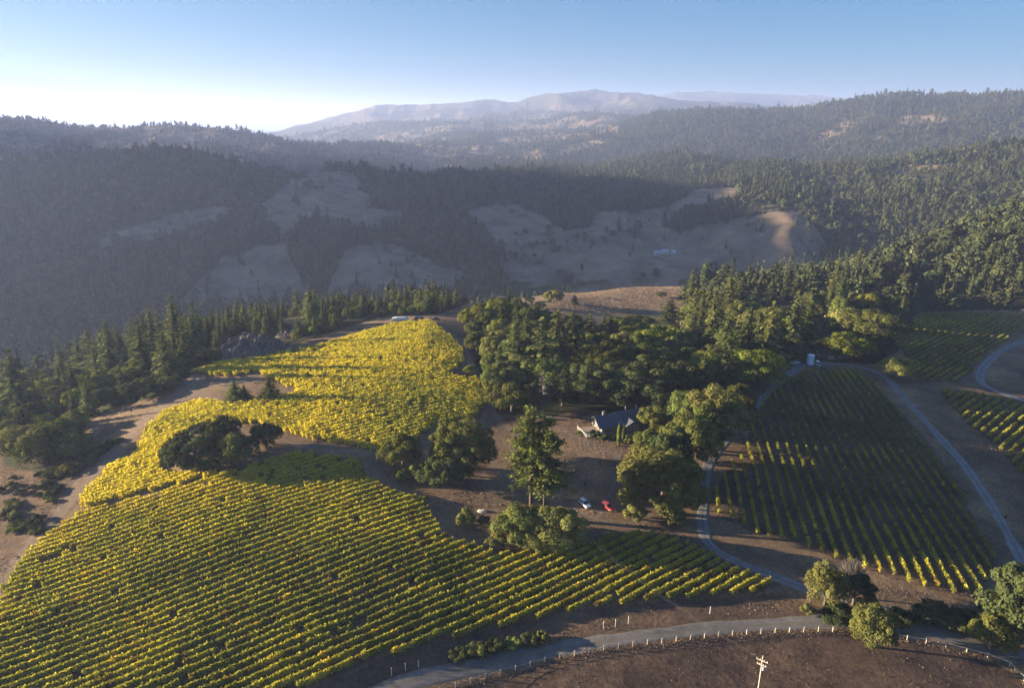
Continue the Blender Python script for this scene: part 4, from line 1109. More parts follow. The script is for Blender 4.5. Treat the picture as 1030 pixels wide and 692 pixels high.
def blend(x, y, rv, n, wy, seed):
    """leaf colours: autumn yellow to green by patches, plus single orange or green plants"""
    t = np.clip(wy + fbm(x / 22, y / 22, 3, seed) * 0.45 + (rv - .5) * 0.28 + rng.normal(0, .12, n), 0, 1)
    c = np.where((t < 0.5)[:, None], lerp3(GRN, LIME, np.clip(t * 2, 0, 1)), lerp3(LIME, YEL, np.clip(t * 2 - 1, 0, 1)))
    o = (rv > 0.975) & (rng.random(n) < .7); c[o] = lerp3(ORG, YEL, rng.random(o.sum()))
    g = (rv < 0.05); c[g] = lerp3(BRN, OLV, rng.random(g.sum()))
    return c * rng.uniform(0.75, 1.2, (n, 1))
def colA(x, y, rv, n):
    px, py, d = project(x, y, ground_z(x, y))
    wy = 0.95 - 0.5 * np.clip((px - 330) / 120, 0, 1) * np.clip((py - 365) / 40, 0, 1) - 0.1 * np.clip((py - 400) / 40, 0, 1)
    return blend(x, y, rv, n, wy, 301)
def colB(x, y, rv, n):
    px, py, d = project(x, y, ground_z(x, y))
    wy = 0.50 + 0.40 * np.clip((330 - px) / 300, 0, 1) * np.clip((600 - py) / 100, 0, 1) + 0.22 * np.clip((520 - py) / 60, 0, 1) - 0.12 * np.clip((px - 420) / 200, 0, 1)
    return blend(x, y, rv, n, wy, 302)
def colC(x, y, rv, n): return blend(x, y, rv, n, 0.28, 303)
def colD(x, y, rv, n): return blend(x, y, rv, n, 0.36, 304)
vine_block(BLOCK_B, (1.5, 1.0), 2.55, [], 'golden green vine row of the big lower block, {o} counted up from the gravel road', 'vine rows of the lower block', 112, colB, halfw=0.30, z1=1.95, leaf=0.175, gapr=-0.12)
vine_block(BLOCK_A, (1.5, 1.0), 2.35, [CLUMP], 'yellow vine row on the sunlit knoll block, {o} counted up from the tree clump side', 'vine rows of the yellow block', 92, colA, halfw=0.64, z0=0.4, z1=1.8, leaf=0.23, gapr=-0.2)
vine_block(BLOCK_C, (0.207, 1.0), 3.45, [], 'shaded green vine row of the steep block, {o} counted from its outer gravel road', 'vine rows of the steep block', 60, colC, halfw=0.26, z1=1.9, leaf=0.19, gapr=-0.06)
vine_block(BLOCK_D, (1.12, 1.0), 3.2, [], 'vine row of the far block under the dark wood, {o} counted from its lower corner', 'vine rows of the far block', 46, colD, halfw=0.28, z1=1.9, leaf=0.26, gapr=0.0)
vine_block(BLOCK_E, (1.15, 1.0), 3.2, [], 'vine row of the block below the gravel bend, {o} counted from its lower corner', 'vine rows of the bend block', 44, colC, halfw=0.32, z1=1.95, leaf=0.25, gapr=0.04)
# ------------------------------------------------------------------ built things
M['wall'] = simple('painted_wall', (0.17, 0.14, 0.125), 0.8, var=0.1)
M['white'] = simple('white_paint', (0.80, 0.79, 0.76), 0.6, var=0.06)
M['shingle'] = simple('grey_shingle', (0.085, 0.092, 0.115), 0.8, var=0.35, scale=2.0)
M['glass'] = simple('dark_glass', (0.03, 0.035, 0.045), 0.08, var=0.1, spec=0.6)
M['deck'] = simple('deck_boards', (0.33, 0.24, 0.18), 0.85, var=0.3)
M['barnwood'] = simple('barn_boards', (0.13, 0.10, 0.08), 0.9, var=0.35)
M['rust'] = simple('rusty_sheet', (0.20, 0.13, 0.10), 0.8, var=0.4)
M['tank'] = simple('tank_paint', (0.55, 0.66, 0.74), 0.5, var=0.1)
M['silver'] = simple('car_paint_white', (0.72, 0.72, 0.72), 0.3, var=0.03, spec=0.5)
M['red'] = simple('car_paint_red', (0.42, 0.045, 0.035), 0.3, var=0.05, spec=0.5)
M['black'] = simple('car_paint_dark', (0.035, 0.035, 0.045), 0.35, var=0.1, spec=0.5)
M['tyre'] = simple('tyre_rubber', (0.02, 0.02, 0.02), 0.9)
M['rim'] = simple('wheel_rim', (0.5, 0.5, 0.52), 0.4, 0.7)
M['lampglass'] = simple('lamp_glass', (0.75, 0.74, 0.70), 0.2, var=0.05)
M['taillamp'] = simple('tail_lamp', (0.35, 0.02, 0.02), 0.3, var=0.05)
M['tarp'] = simple('pale_tarp', (0.50, 0.54, 0.60), 0.6, var=0.2)
M['pole'] = simple('pole_wood', (0.46, 0.38, 0.29), 0.85, var=0.2)
M['ceramic'] = simple('insulator', (0.70, 0.70, 0.72), 0.3)
M['wire'] = simple('line_wire', (0.10, 0.10, 0.10), 0.5)
M['jacket'] = simple('dark_cloth', (0.025, 0.027, 0.035), 0.9)
M['skin'] = simple('skin', (0.42, 0.27, 0.20), 0.6, var=0.08)
M['hair'] = simple('dark_hair', (0.03, 0.02, 0.015), 0.8)
M['boards'] = simple('pale_boards', (0.62, 0.57, 0.50), 0.8, var=0.2)
def root(name, px, py, rz, label, cat, group=None):
    x, y, _ = at_px(px, py)
    r = link(name, None, None, (x, y, float(ground_z(x, y))), rz); r.empty_display_size = .5
    return tag(r, label, cat, group)
def gable(b, x0, y0, x1, y1, z0, z1, axis='x', over=0.5, th=0.18):
    """two roof slabs meeting at a ridge along axis"""
    if axis == 'x':
        ym = (y0 + y1) / 2; s = (z1 - z0) / (ym - y0)
        for a, c in ((y0 - over, ym), (y1 + over, ym)):
            za = z1 - s * abs(ym - a)
            V = [(x0 - over, a, za), (x1 + over, a, za), (x1 + over, c, z1), (x0 - over, c, z1)]
            V += [(p[0], p[1], p[2] + th) for p in V]
            b.add(V, [(0, 1, 2, 3), (7, 6, 5, 4), (0, 4, 5, 1), (1, 5, 6, 2), (2, 6, 7, 3), (3, 7, 4, 0)])
    else:
        xm = (x0 + x1) / 2; s = (z1 - z0) / (xm - x0)
        for a, c in ((x0 - over, xm), (x1 + over, xm)):
            za = z1 - s * abs(xm - a)
            V = [(a, y0 - over, za), (a, y1 + over, za), (c, y1 + over, z1), (c, y0 - over, z1)]
            V += [(p[0], p[1], p[2] + th) for p in V]
            b.add(V, [(0, 1, 2, 3), (7, 6, 5, 4), (0, 4, 5, 1), (1, 5, 6, 2), (2, 6, 7, 3), (3, 7, 4, 0)])
def walls(b, x0, y0, x1, y1, h, ridge, axis='x'):
    if axis == 'x':
        ym = (y0 + y1) / 2
        b.add([(x0, y0, -.5), (x0, y1, -.5), (x0, y1, h), (x0, ym, ridge), (x0, y0, h), (x1, y0, -.5), (x1, y1, -.5), (x1, y1, h), (x1, ym, ridge), (x1, y0, h)],
              [(0, 1, 2, 3, 4), (9, 8, 7, 6, 5), (0, 4, 9, 5), (1, 6, 7, 2)])
    else:
        xm = (x0 + x1) / 2
        b.add([(x0, y0, -.5), (x1, y0, -.5), (x1, y0, h), (xm, y0, ridge), (x0, y0, h), (x0, y1, -.5), (x1, y1, -.5), (x1, y1, h), (xm, y1, ridge), (x0, y1, h)],
              [(0, 1, 2, 3, 4), (9, 8, 7, 6, 5), (0, 4, 9, 5), (1, 6, 7, 2)])
def window(par, x, y, z, wd, hg, facing):
    """frame with glass; facing '-y' or '-x'"""
    t = 0.08; f = MB(); g = MB()
    if facing == '-y':
        for (a, b_, c, d) in ((-wd/2, 0, wd/2, t), (-wd/2, hg - t, wd/2, hg), (-wd/2, t, -wd/2 + t, hg - t), (wd/2 - t, t, wd/2, hg - t), (-t/3, t, t/3, hg - t)): f.box(x + a, y - .06, z + b_, x + c, y + .02, z + d)
        g.box(x - wd/2 + t, y - .03, z + t, x + wd/2 - t, y + .01, z + hg - t)
    else:
        for (a, b_, c, d) in ((-wd/2, 0, wd/2, t), (-wd/2, hg - t, wd/2, hg), (-wd/2, t, -wd/2 + t, hg - t), (wd/2 - t, t, wd/2, hg - t), (-t/3, t, t/3, hg - t)): f.box(x - .06, y + a, z + b_, x + .02, y + c, z + d)
        g.box(x - .03, y - wd/2 + t, z + t, x + .01, y + wd/2 - t, z + hg - t)
    fo = f.obj('window', M['white'], par); g.obj('pane', M['glass'], fo)
def house():
    r = root('house', 616, 431, R(20), 'ranch house with grey shingle gables and a raised deck under dark oaks', 'house')
    wl = MB()
    walls(wl, -6, -2, 2.5, 5.5, 2.9, 5.2, 'x'); walls(wl, 2.52, 0.5, 18, 7.5, 2.7, 4.8, 'x'); walls(wl, 3.0, -4.5, 9.0, 0.48, 2.5, 4.0, 'y')
    wl.obj('wall', M['wall'], r)
    rf = MB(); gable(rf, -6, -2, 2.5, 5.5, 2.92, 5.25, 'x', 1.2); gable(rf, 3.8, 0.5, 18, 7.5, 2.72, 4.85, 'x', 0.9); gable(rf, 3.0, -4.5, 9.0, 2.2, 2.55, 4.05, 'y', 0.9)
    ro = rf.obj('roof', M['shingle'], r)
    MB().box(-3.0, 2.4, 4.0, -2.2, 3.2, 6.2).box(-3.1, 2.3, 6.2, -2.1, 3.3, 6.35).obj('chimney', M['wall'], ro)
    MB().tube([(8, 5, 4.6), (8, 5, 6.0)], .12).obj('vent_pipe', M['white'], ro)
    MB().tube([(13, 5.2, 4.5), (13, 5.2, 5.9)], .12).obj('vent_pipe', M['white'], ro)
    for x in (-4.6, -1.8, 1.0): window(r, x, -2.0, .9, 1.5, 1.5, '-y')
    window(r, 4.5, -4.5, .8, 1.4, 1.4, '-y'); window(r, 7.5, -4.5, .8, 1.4, 1.4, '-y'); window(r, 12.5, 0.5, .9, 1.8, 1.3, '-y'); window(r, 16, 0.5, .9, 1.4, 1.3, '-y')
    window(r, -6, 0.2, .9, 1.6, 1.5, '-x'); window(r, -6, 3.2, .9, 1.6, 1.5, '-x')
    d = MB().box(9.6, 0.42, 0, 10.5, 0.49, 2.1).obj('door', M['rust'], r); MB().box(10.3, 0.36, 1.0, 10.42, 0.42, 1.1).obj('handle', M['rim'], d)
    dk = MB()
    for k in range(17): dk.box(-13.5 + k * 0.44, -4.8, 0.72, -13.5 + k * 0.44 + .41, 3.2, 0.8)
    for x in (-13.2, -9.8, -6.4):
        for y in (-4.5, -1, 2.8): dk.box(x, y, -1.2, x + .2, y + .2, 0.72)
    dk.box(-13.5, -4.8, .5, -6.1, -4.7, .718); dk.box(-13.5, 3.1, .5, -6.1, 3.2, .718)
    do = dk.obj('deck', M['deck'], r)
    rl = MB()
    for k in range(9): rl.box(-13.45, -4.7 + k * .95, .8, -13.37, -4.62 + k * .95, 1.75)
    rl.box(-13.48, -4.75, 1.752, -13.34, 3.1, 1.84)
    for k in range(7): rl.box(-13.2 + k * 1.1, -4.75, .8, -13.12 + k * 1.1, -4.67, 1.75)
    rl.box(-13.32, -4.78, 1.752, -6.2, -4.64, 1.84)
    rl.obj('railing', M['white'], do)
    st = MB(); st.box(-5.95, -2.3, -.4, -5.3, -1.98, 2.85); st.obj('corner_post', M['white'], r)
house()
def vehicle(px, py, rz, paint, label, cat, body='suv', name='parked_car', L=4.7, Wd=1.85):
    r = root(name, px, py, rz, label, cat)
    h = Wd / 2; x0, x1 = -L / 2, L / 2
    if body == 'suv': low = [(x0, .35), (x0 + .05, .95), (x0 + .25, 1.02), (x1 - 1.1, 1.0), (x1 - .12, .86), (x1, .6), (x1 - .03, .32)]; cabp = [(x0 + .12, 1.0), (x0 + .42, 1.62), (x1 - 2.1, 1.66), (x1 - 1.25, 1.01)]
    elif body == 'sedan': low = [(x0, .32), (x0 + .02, .82), (x0 + .7, .92), (x1 - 1.3, .9), (x1 - .15, .74), (x1, .55), (x1 - .03, .3)]; cabp = [(x0 + .55, .9), (x0 + 1.2, 1.38), (x1 - 2.1, 1.42), (x1 - 1.25, .91)]
    elif body == 'pickup': low = [(x0, .45), (x0, 1.05), (x0 + 2.0, 1.05), (x0 + 2.02, 1.08), (x1 - 1.3, 1.06), (x1 - .1, .95), (x1, .7), (x1 - .03, .4)]; cabp = [(x0 + 2.0, 1.06), (x0 + 2.15, 1.72), (x1 - 2.2, 1.76), (x1 - 1.4, 1.08)]
    else: low = [(x0, .4), (x0, 1.15), (x1 - .5, 1.15), (x1, .75), (x1 - .02, .38)]; cabp = [(x0 + .02, 1.14), (x0 + .1, 2.05), (x1 - 1.3, 2.1), (x1 - .55, 1.16)]
    b = MB().prism(low, -h, h); bo = b.obj('body', M[paint], r, bevel=.06)
    n = len(cabp); V = [(x, -h * .93 if k in (0, n - 1) else -h * .76, z) for k, (x, z) in enumerate(cabp)] + [(x, h * .93 if k in (0, n - 1) else h * .76, z) for k, (x, z) in enumerate(cabp)]
    F = [tuple(range(n)), tuple(range(2 * n - 1, n - 1, -1))] + [(k, k + n, (k + 1) % n + n, (k + 1) % n) for k in range(n)]
    MB().add(V, F).obj('window', M['glass'], r, bevel=.03)
    zr = cabp[1][1]; MB().prism([(cabp[1][0] - .05, zr - .02), (cabp[1][0], zr + .05), (cabp[2][0], cabp[2][1] + .05), (cabp[2][0] + .08, cabp[2][1] - .02)], -h * .8, h * .8).obj('roof', M[paint], r, bevel=.02)
    pl = MB()
    for s in (-1, 1):
        for f in (0.0, .5, 1.0):
            xb = cabp[0][0] + .1 + (cabp[3][0] - cabp[0][0] - .2) * f; xt = cabp[1][0] + (cabp[2][0] - cabp[1][0]) * f
            pl.tube([(xb, s * h * .925, cabp[0][1]), (xt, s * h * .775, zr)], .045, 4)
    pl.obj('pillar', M[paint], r)
    for s in (-1, 1):
        for xx in (x0 + .85, x1 - .9):
            wo = MB().tube([(xx, s * (h - .2), .34), (xx, s * (h + .02), .34)], .34, 16).obj('wheel', M['tyre'], r)
            MB().tube([(xx, s * (h + .0), .34), (xx, s * (h + .035), .34)], .21, 12).obj('rim', M['rim'], wo)
        MB().box(x1 - .13, s * h * .72 - .2, .62, x1 + .012, s * h * .72 + .2, .78).obj('headlight', M['lampglass'], r)
        MB().box(x0 - .015, s * h * .82 - .12, .66, x0 + .1, s * h * .82 + .12, .9).obj('taillight', M['taillamp'], r)
        MB().box(cabp[3][0] - .35, s * (h + .01), cabp[0][1], cabp[3][0] - .15, s * (h + .2), cabp[0][1] + .16).obj('mirror', M[paint], r)
    return r
vehicle(588, 508, R(-62), 'silver', 'white estate car parked between the fir and the red car', 'car', 'suv')
vehicle(611, 511, R(-50), 'red', 'red car parked at the edge of the huge round oak', 'car', 'suv', L=4.6)
vehicle(799, 366, R(185), 'silver', 'white pickup truck by the water tank, oak side', 'pickup truck', 'pickup', 'pickup_truck', 5.4, 1.95)
vehicle(822, 367, R(80), 'silver', 'white van parked on the vineyard side of the water tank', 'van', 'van', 'parked_van', 4.9, 1.95)
vehicle(421, 322, R(175), 'black', 'dark van parked at the top edge of the yellow vineyard', 'van', 'van', 'parked_van', 5.6, 2.1)
vehicle(438, 322, R(20), 'black', 'dark pickup at the knoll end of the farm track', 'pickup truck', 'pickup', 'pickup_truck', 5.2, 1.9)
def trailer():
    r = root('trailer', 403, 324, R(8), 'long low trailer under a pale sheet on the knoll above the yellow vines', 'trailer')
    MB().box(-4.6, -1.2, .75, 4.6, 1.2, 1.1).obj('bed', M['wood_grey'], r)
    c = MB().prism([(-4.5, 1.105), (-4.4, 2.5), (-2, 2.9), (2.4, 2.8), (4.4, 2.4), (4.5, 1.105)], -1.25, 1.25).obj('cover', M['tarp'], r, bevel=.12)
    for s in (-1, 1):
        for x in (-1.4, 1.2): MB().tube([(x, s * 1.0, .42), (x, s * 1.28, .42)], .42, 14).obj('wheel', M['tyre'], r)
    MB().tube([(4.6, 0, .85), (6.0, 0, .55)], .07).obj('drawbar', M['black'], r)
trailer()
def tank():
    r = root('water_tank', 814.5, 367, 0, 'pale blue upright water tank at the top of the steep vineyard', 'water tank')
    MB().tube([(0, 0, -.3), (0, 0, .5)], 1.9, 20).obj('base', M['wall'], r)
    MB().tube([(0, 0, .5), (0, 0, 5.2)], 1.75, 24).obj('body', M['tank'], r)
    MB().tube([(0, 0, 5.2), (0, 0, 5.3), (0, 0, 5.75)], [1.85, 1.85, .25], 24).obj('lid', M['white'], r)
    ld = MB()
    for y in (-.22, .22): ld.box(-1.95, y - .03, .4, -1.89, y + .03, 5.6)
    for k in range(14): ld.box(-1.93, -.19, .6 + k * .35, -1.9, .19, .64 + k * .35)
    ld.obj('ladder', M['rim'], r)
tank()
def barn():
    r = root('barn', 834, 360, R(-4), 'dark board barn with a low rusty roof behind the water tank', 'barn')
    w_ = MB(); walls(w_, -7, -3, 7, 4, 2.6, 4.4, 'x'); w_.obj('wall', M['barnwood'], r)
    g = MB(); gable(g, -7, -3, 7, 4, 2.62, 4.45, 'x', .5); g.obj('roof', M['rust'], r)
    d = MB().box(-2, -3.08, 0, 1.2, -3.01, 2.3).obj('door', M['deck'], r); MB().box(.8, -3.16, 1.0, .9, -3.08, 1.3).obj('handle', M['rim'], d)
    window(r, 4, -3.0, 1.0, 1.2, .9, '-y')
barn()
for k, (a, b_, L_, D_, rz, lab) in enumerate([(660.5, 256.3, 7.5, 5.5, 12, 'white farmhouse on the shaded valley meadow, the end by the lone tree'), (668.5, 254.6, 10, 5.5, 3, 'longest white farm building in the middle of the valley meadow group'), (677.5, 255.5, 6, 4.5, -10, 'small white farm shed at the hill end of the valley meadow group')]):
    r = root('farm_building', a, b_, R(rz), lab, 'farm building', 'white farm buildings on the valley meadow')
    w_ = MB(); walls(w_, -L_ / 2, -D_ / 2, L_ / 2, D_ / 2, 3.2, 5.6, 'x'); w_.obj('wall', M['white'], r)
    g = MB(); gable(g, -L_ / 2, -D_ / 2, L_ / 2, D_ / 2, 3.22, 5.65, 'x', .6, .25); g.obj('roof', M['tarp'], r)
    MB().box(-.6, -D_ / 2 - .05, 0, .6, -D_ / 2 - .005, 2.2).obj('door', M['barnwood'], r)
    for x in (-L_ * .3, L_ * .3): window(r, x, -D_ / 2, 1.0, 1.6, 1.3, '-y')
def boards():
    r = root('board_stack', 549, 421, R(-12), 'stack of pale boards on trestles below the dead tree', 'board stack')
    t = MB()
    for x in (-1.0, 1.0): t.box(x - .08, -.6, -.1, x + .08, .6, .75)
    t.obj('trestle', M['barnwood'], r)
    for k in range(4): MB().box(-1.9 + .1 * k, -.62 + .31 * k, .752, 1.9 + .07 * k, -.34 + .31 * k, .86).obj('board', M['boards'], r)
    for k in range(2): MB().box(-1.6 + .2 * k, -.4 + .36 * k, .863, 1.7, -.1 + .36 * k, .97).obj('board', M['boards'], r)
boards()
# ------------------------------------------------------------------ the person in the yard
def person(px, py, rz, label):
    r = root('person', px, py, rz, label, 'person')
    Vv = []; E = []; Rd = []
    def add(p, rad, par=None):
        Vv.append(p); Rd.append(rad)
        if par is not None: E.append((par, len(Vv) - 1))
        return len(Vv) - 1
    pel = add((0, 0, .95), (.16, .12)); w1 = add((0, 0, 1.12), (.14, .10), pel); ch = add((0, .0, 1.34), (.18, .115), w1); nb = add((0, 0, 1.46), (.10, .075), ch); nk = add((0, 0, 1.53), (.055, .055), nb)
    h1 = add((0, -.02, 1.60), (.072, .085), nk); h2 = add((0, -.02, 1.69), (.078, .098), h1); add((0, 0, 1.76), (.05, .06), h2)
    add((0, -.125, 1.645), (.012, .014), h1)
    for s in (-1, 1):
        hp = add((s * .10, 0, .88), (.095, .095), pel); kn = add((s * .115, -.03 * s, .50), (.062, .062), hp); an = add((s * .12, -.02 + .05 * s, .09), (.042, .042), kn); add((s * .13, -.17 + .05 * s, .045), (.045, .03), an)
        sh = add((s * .19, 0, 1.41), (.062, .062), ch); el = add((s * .25, .03, 1.13), (.045, .045), sh); wr = add((s * .25, -.06, .89), (.03, .03), el); pm = add((s * .25, -.09, .82), (.036, .022), wr)
        for j, (dy, L_) in enumerate(((-.03, .07), (-.01, .085), (.01, .08), (.03, .06))):
            k = add((s * .25, -.09 + dy, .82 - L_ * .55), (.009, .009), pm); add((s * .245, -.105 + dy, .82 - L_), (.008, .008), k)
        k = add((s * .235, -.125, .80), (.011, .011), pm); add((s * .23, -.135, .765), (.009, .009), k)
    me = bpy.data.meshes.new('person_body'); me.from_pydata(Vv, E, [])
    o = link('tmp_body', me)
    md = o.modifiers.new('s', 'SKIN'); sv = me.skin_vertices[0].data
    for k, q in enumerate(Rd): sv[k].radius = q
    sv[0].use_root = True
    o.modifiers.new('d', 'SUBSURF').levels = 1
    dg = bpy.context.evaluated_depsgraph_get(); nm = bpy.data.meshes.new_from_object(o.evaluated_get(dg))
    bpy.data.objects.remove(o)
    for m in (M['jacket'], M['skin']): nm.materials.append(m)
    for p in nm.polygons:
        z = p.center.z; p.material_index = 1 if (z > 1.5 or (z < .86 and abs(p.center.x) > .2 and p.center.z > .7)) else 0; p.use_smooth = True
    link('body', nm, r)
    hair = crown_mesh('hair', 3, .105, .17, 0, 12, 60, .018, M['hair'], lump=(.3, .5)); link('hair', hair, r, (0, .015, 1.63))
person(588, 489, R(200), 'person in dark clothes standing in the yard behind the parked cars')
# ------------------------------------------------------------------ poles, wires, fence
def utility_pole():
    bx, by, _ = at_px(760, 712); gz = float(ground_z(bx, by)); H = 9.0
    for h in np.arange(7, 18, .1):
        if project(bx, by, gz + h)[1] > 660: H = h
    r = link('utility_pole', None, None, (bx, by, gz), R(-35)); tag(r, 'pale wooden utility pole with short crossarms in the brown field', 'utility pole')
    MB().tube([(0, 0, -1), (0, 0, H)], [.19, .12], 10).obj('pole', M['pole'], r)
    for z, L_ in ((H - 1.0, 1.15), (H - 2.1, .95)):
        ao = MB().box(-L_, -.22, z, L_, -.08, z + .16).obj('crossarm', M['pole'], r)
        for x in (-L_ + .1, -L_ * .35, L_ * .35, L_ - .1): MB().tube([(x, -.15, z + .16), (x, -.15, z + .3), (x, -.15, z + .42)], [.04, .09, .05], 8).obj('insulator', M['ceramic'], ao)
    MB().tube([(.32, .15, H - 3.4), (.32, .15, H - 2.5)], .24, 12).obj('transformer', M['tarp'], r)
    MB().tube([(0, 0, H), (0, 0, H + .3)], [.05, .09], 8).obj('cap', M['ceramic'], r)
    qx, qy, _ = at_px(566, 540); qz = float(ground_z(qx, qy))
    r2 = link('utility_pole', None, None, (qx, qy, qz), R(-35)); tag(r2, 'second utility pole, mostly hidden in the oaks under the tall fir', 'utility pole')
    MB().tube([(0, 0, -1), (0, 0, 8.6)], [.17, .11], 8).obj('pole', M['pole'], r2)
    MB().box(-1.0, -.2, 7.8, 1.0, -.08, 7.95).obj('crossarm', M['pole'], r2)
    for k, s in enumerate((-1, 1)):
        c, sn = math.cos(R(-35)), math.sin(R(-35))
        p0 = Vector((bx + c * s * 1.05 + .15 * sn, by + sn * s * 1.05 - .15 * c, gz + H - .42)); p1 = Vector((qx + c * s * .9 + .15 * sn, qy + sn * s * .9 - .15 * c, qz + 8.0))
        pts = [tuple(p0 + (p1 - p0) * t + Vector((0, 0, -3.0 * 4 * t * (1 - t)))) for t in np.linspace(0, 1, 26)]
        o = MB().tube(pts, .013, 4).obj('power_line', M['wire']); tag(o, ['thin power line sagging from the brown field pole to the oaks, vineyard side', 'thin power line sagging from the brown field pole to the oaks, road side'][k], 'power line')
utility_pole()
POST = MB().box(-.11, -.11, -.3, .11, .11, 1.45).box(-.12, -.12, 1.452, .12, .12, 1.5).mesh('fence_post', M['pole'])
def fence(pts, label, sp=4.0, rail=False):
    L = polyline(pts, 0.5); seg = np.concatenate([[0], np.cumsum(np.linalg.norm(np.diff(L, axis=0), axis=1))])
    s = np.arange(0, seg[-1], sp); x = np.interp(s, seg, L[:, 0]); y = np.interp(s, seg, L[:, 1]); z = ground_z(x, y)
    r = link('wire_fence', None, None, (x[0], y[0], z[0])); tag(r, label, 'fence')
    for k in range(len(s)): link('post', POST, r, (x[k] - x[0], y[k] - y[0], z[k] - z[0] + rng.uniform(-.08, .05)), rng.uniform(-.2, .2))
    for h, rad in ((.35, .012), (.75, .012), (1.15, .05 if rail else .014)):
        MB().tube([(x[k] - x[0], y[k] - y[0], z[k] - z[0] + h) for k in range(len(s))], rad, 4).obj('rail' if rad > .03 else 'wire', (M['white'] if sp > 4 else M['pole']) if rail and rad > .03 else M['wire'], r)
    return L
F1 = fence([(360, 728), (405, 710), (445, 696), (500, 679), (560, 663), (620, 652), (680, 645), (735, 639), (790, 636), (852, 635)], 'wire fence with pale wooden posts along the brown field side of the gravel road', 3.6, True)
F2 = fence([(893, 641), (940, 648), (985, 659), (1005, 665), (1021, 674), (1037, 694)], 'pale topped fence where the gravel road leaves the picture at the corner', 4.4, True)
STAKE = MB().box(-.06, -.06, -.3, .06, .06, 2.1).prism([(-.07, 2.1), (0, 2.25), (.07, 2.1)], -.07, .07).mesh('stake', M['white'])
for k, (a, b_) in enumerate([(394, 679), (408, 674), (421, 671), (607, 632), (619, 630), (632, 627), (714, 617)]):
    x, y, _ = at_px(a, b_)
    o = link('white_stake', STAKE, None, (x, y, float(ground_z(x, y))), 0, (1, 1, .95))
    tag(o, f'white stake at the vineyard foot, {ordinal(k + 1)} along the gravel road from the lower end', 'stake', 'white stakes at the vineyard foot')
x, y, _ = at_px(1011, 521)
o = MB().tube([(0, 0, -.3), (0, 0, 1.5), (0, 0, 1.75)], [.28, .26, .08], 8).obj('dark_post', M['tyre'], None, loc=(x, y, float(ground_z(x, y)))); tag(o, 'short dark post beside the straight gravel road', 'post')
# ------------------------------------------------------------------ rock, scrub and dry grass
def rock_mesh(name, a, b_, h, seed, n=72):
    g = np.linspace(-1, 1, n); X, Y = np.meshgrid(g, g); Rr = np.sqrt(X ** 2 + Y ** 2)
    prof = np.clip(1 - Rr ** 2.4, 0, 1) ** 0.6
    hz = prof * (0.55 + 0.35 * fbm(X * 2.2 + seed, Y * 2.2, 4, seed, True) + .25 * fbm(X * 6, Y * 6 + seed, 3, seed + 5, True))
    V = np.stack([X * a + .06 * a * fbm(X * 5, Y * 5, 2, seed + 9), Y * b_ + .06 * b_ * fbm(X * 5 + 7, Y * 5, 2, seed + 9), hz * h - .06 * h], -1).reshape(-1, 3)
    i = (np.arange(n - 1)[:, None] * n + np.arange(n - 1)[None]).ravel()
    return nmesh(name, V, np.stack([i, i + 1, i + n + 1, i + n], 1), [M['rock']])
x, y, mpp = at_px(250, 358)
o = link('rock_outcrop', rock_mesh('rock_outcrop', 37 * mpp, 13, 11.5, 90, 96), None, (x, y + 6, float(ground_z(x, y + 6)) - .5), R(8)); tag(o, 'large dark rock outcrop at the wooded edge of the yellow vineyard', 'rock')
x, y, mpp = at_px(292, 338)
o = link('rock_outcrop', rock_mesh('rock_outcrop', 8, 4, 4.2, 14), None, (x, y, float(ground_z(x, y)) - .3), 0); tag(o, 'small pale rock beside the large outcrop', 'rock')
x, y, mpp = at_px(485, 514)
o = link('boulder', rock_mesh('boulder', 1.6, .9, .8, 24, 24), None, (x, y, float(ground_z(x, y)) - .05), 0); o.data.materials.clear(); o.data.materials.append(M['boards']); tag(o, 'small pale boulder on the dirt near the lone round bush', 'boulder')
for k, (a, b_, wd) in enumerate([(462, 660, 26), (480, 657, 28), (498, 653, 28), (516, 650, 26), (534, 646, 24), (546, 643, 16)]):
    ptree('bush' if k % 2 else 'bushdark', a, b_, wd, 1.7 + .2 * (k % 3), f'low scrub between the vines and the gravel road, {ordinal(k + 1)} bush from its lower end', group='scrub strip beside the gravel road')
PATCH = []
for Q in ([(-20, 482), (40, 478), (62, 488), (40, 500), (-20, 502)], [(-20, 508), (20, 506), (26, 522), (-20, 530)], [(10, 526), (44, 524), (48, 536), (14, 542)], [(36, 494), (66, 492), (62, 504), (40, 506)], [(84, 458), (118, 440), (124, 446), (92, 470)]):
    G = W(Q); n = 0
    while n < 11:
        q = rng.uniform(G.min(0), G.max(0))
        if inpoly(q[0:1], q[1:2], G)[0]:
            n += 1; s = rng.uniform(.45, 1.1)
            tree('bush', (BUSH + BUSH_DARK)[rng.integers(0, 6)], STEM, q[0], q[1], s * 1.15, s * .75, 'low scrub bush on the bare bank between the wide dirt track and the round oaks', 'bush', 'scrub bushes beside the wide dirt track')
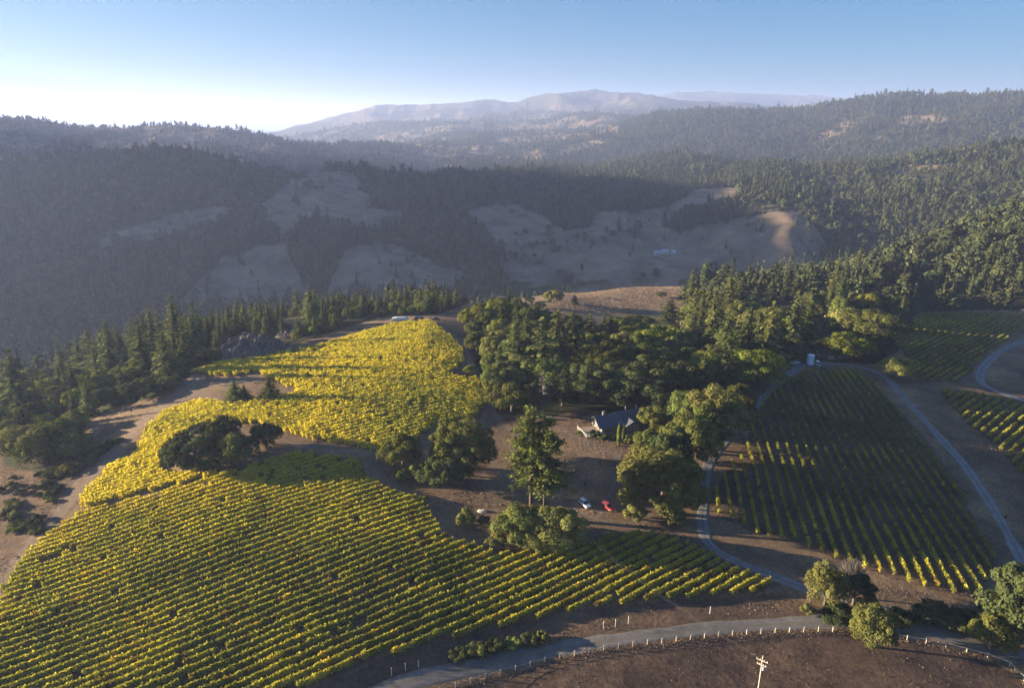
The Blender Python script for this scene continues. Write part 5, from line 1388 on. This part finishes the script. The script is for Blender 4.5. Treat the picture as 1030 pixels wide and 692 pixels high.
def dry_grass():
    P = []; S = []
    def strip(L, half, dens, off=0.0, hgt=.55):
        L = np.asarray(L); d = np.diff(L, axis=0); ln = np.linalg.norm(d, axis=1); n = int(ln.sum() * 2 * half * dens)
        i = rng.choice(len(d), n, p=ln / ln.sum()); t = rng.random(n)[:, None]; nn = np.stack([-d[i, 1], d[i, 0]], 1) / ln[i][:, None]
        P.append(L[i] + d[i] * t + nn * (off + rng.normal(0, half * .5, n))[:, None]); S.append(np.full(n, hgt) * rng.uniform(.5, 1.3, n))
    strip(F1, 1.3, 18, 0.0, .17); strip(F2, 1.2, 8, 0, .2)
    strip(polyline([(735, 553), (765, 563), (800, 572), (818, 574)]), 3.5, 7, 0, .17); strip(polyline([(860, 588), (890, 594), (935, 602)]), 3.0, 7, 0, .16)
    strip(polyline([(640, 528), (665, 536), (695, 545), (715, 552)]), 1.5, 10, 0, .25)
    for Q, dn, hg in [([(440, 700), (560, 664), (690, 645), (850, 636), (960, 656), (1060, 730), (1060, 770), (330, 790)], 0.45, .16), ([(890, 378), (945, 396), (1000, 450), (1030, 480), (1030, 560), (985, 480), (920, 405)], .9, .3),
                      ([(480, 400), (600, 415), (655, 440), (630, 530), (490, 556), (400, 490)], 1.3, .24), ([(-20, 480), (90, 440), (70, 500), (0, 580), (-40, 600)], .9, .35), ([(568, 290), (697, 282), (705, 296), (640, 316), (560, 312)], 2.2, .42),
                      ([(380, 668), (640, 612), (790, 596), (810, 618), (700, 626), (560, 650), (400, 690)], 1.0, .25)]:
        G = W(Q); lo, hi = G.min(0), G.max(0); n = int(np.prod(hi - lo) * dn); n = min(n, 120000)
        q = rng.uniform(lo, hi, (n, 2)); k = inpoly(q[:, 0], q[:, 1], G) & (fbm(q[:, 0] / 9, q[:, 1] / 9, 3, 210) > -.15)
        for Rd in (ROAD_LOW, ROAD_C_RIGHT, ROAD_C_LEFT): k &= dist_to_line(q[:, 0], q[:, 1], Rd[::3]) > 3.4
        q = q[k]; P.append(q); S.append(hg * rng.uniform(.5, 1.4, len(q)))
    P = np.vstack(P); S = np.concatenate(S); n = len(P)
    z = ground_z(P[:, 0], P[:, 1]) + S * .35
    a = rng.uniform(0, 6.28, n); Nn = np.stack([np.cos(a), np.sin(a), rng.uniform(-.1, .5, n)], 1)
    V, F = quads(np.column_stack([P, z]), Nn, S * .6, .8, rng, np.tile([0, 0, 1.0], (n, 1)) + rng.normal(size=(n, 3)) * .3)
    t = np.clip(.5 + fbm(P[:, 0] / 5, P[:, 1] / 5, 3, 220) * .6 + rng.normal(0, .2, n), 0, 1)
    tag(link('dry_grass', nmesh('dry_grass', V, F, [M['straw']], tint=np.repeat(t, 4))), kind='stuff')
    print('grass', n)
dry_grass()
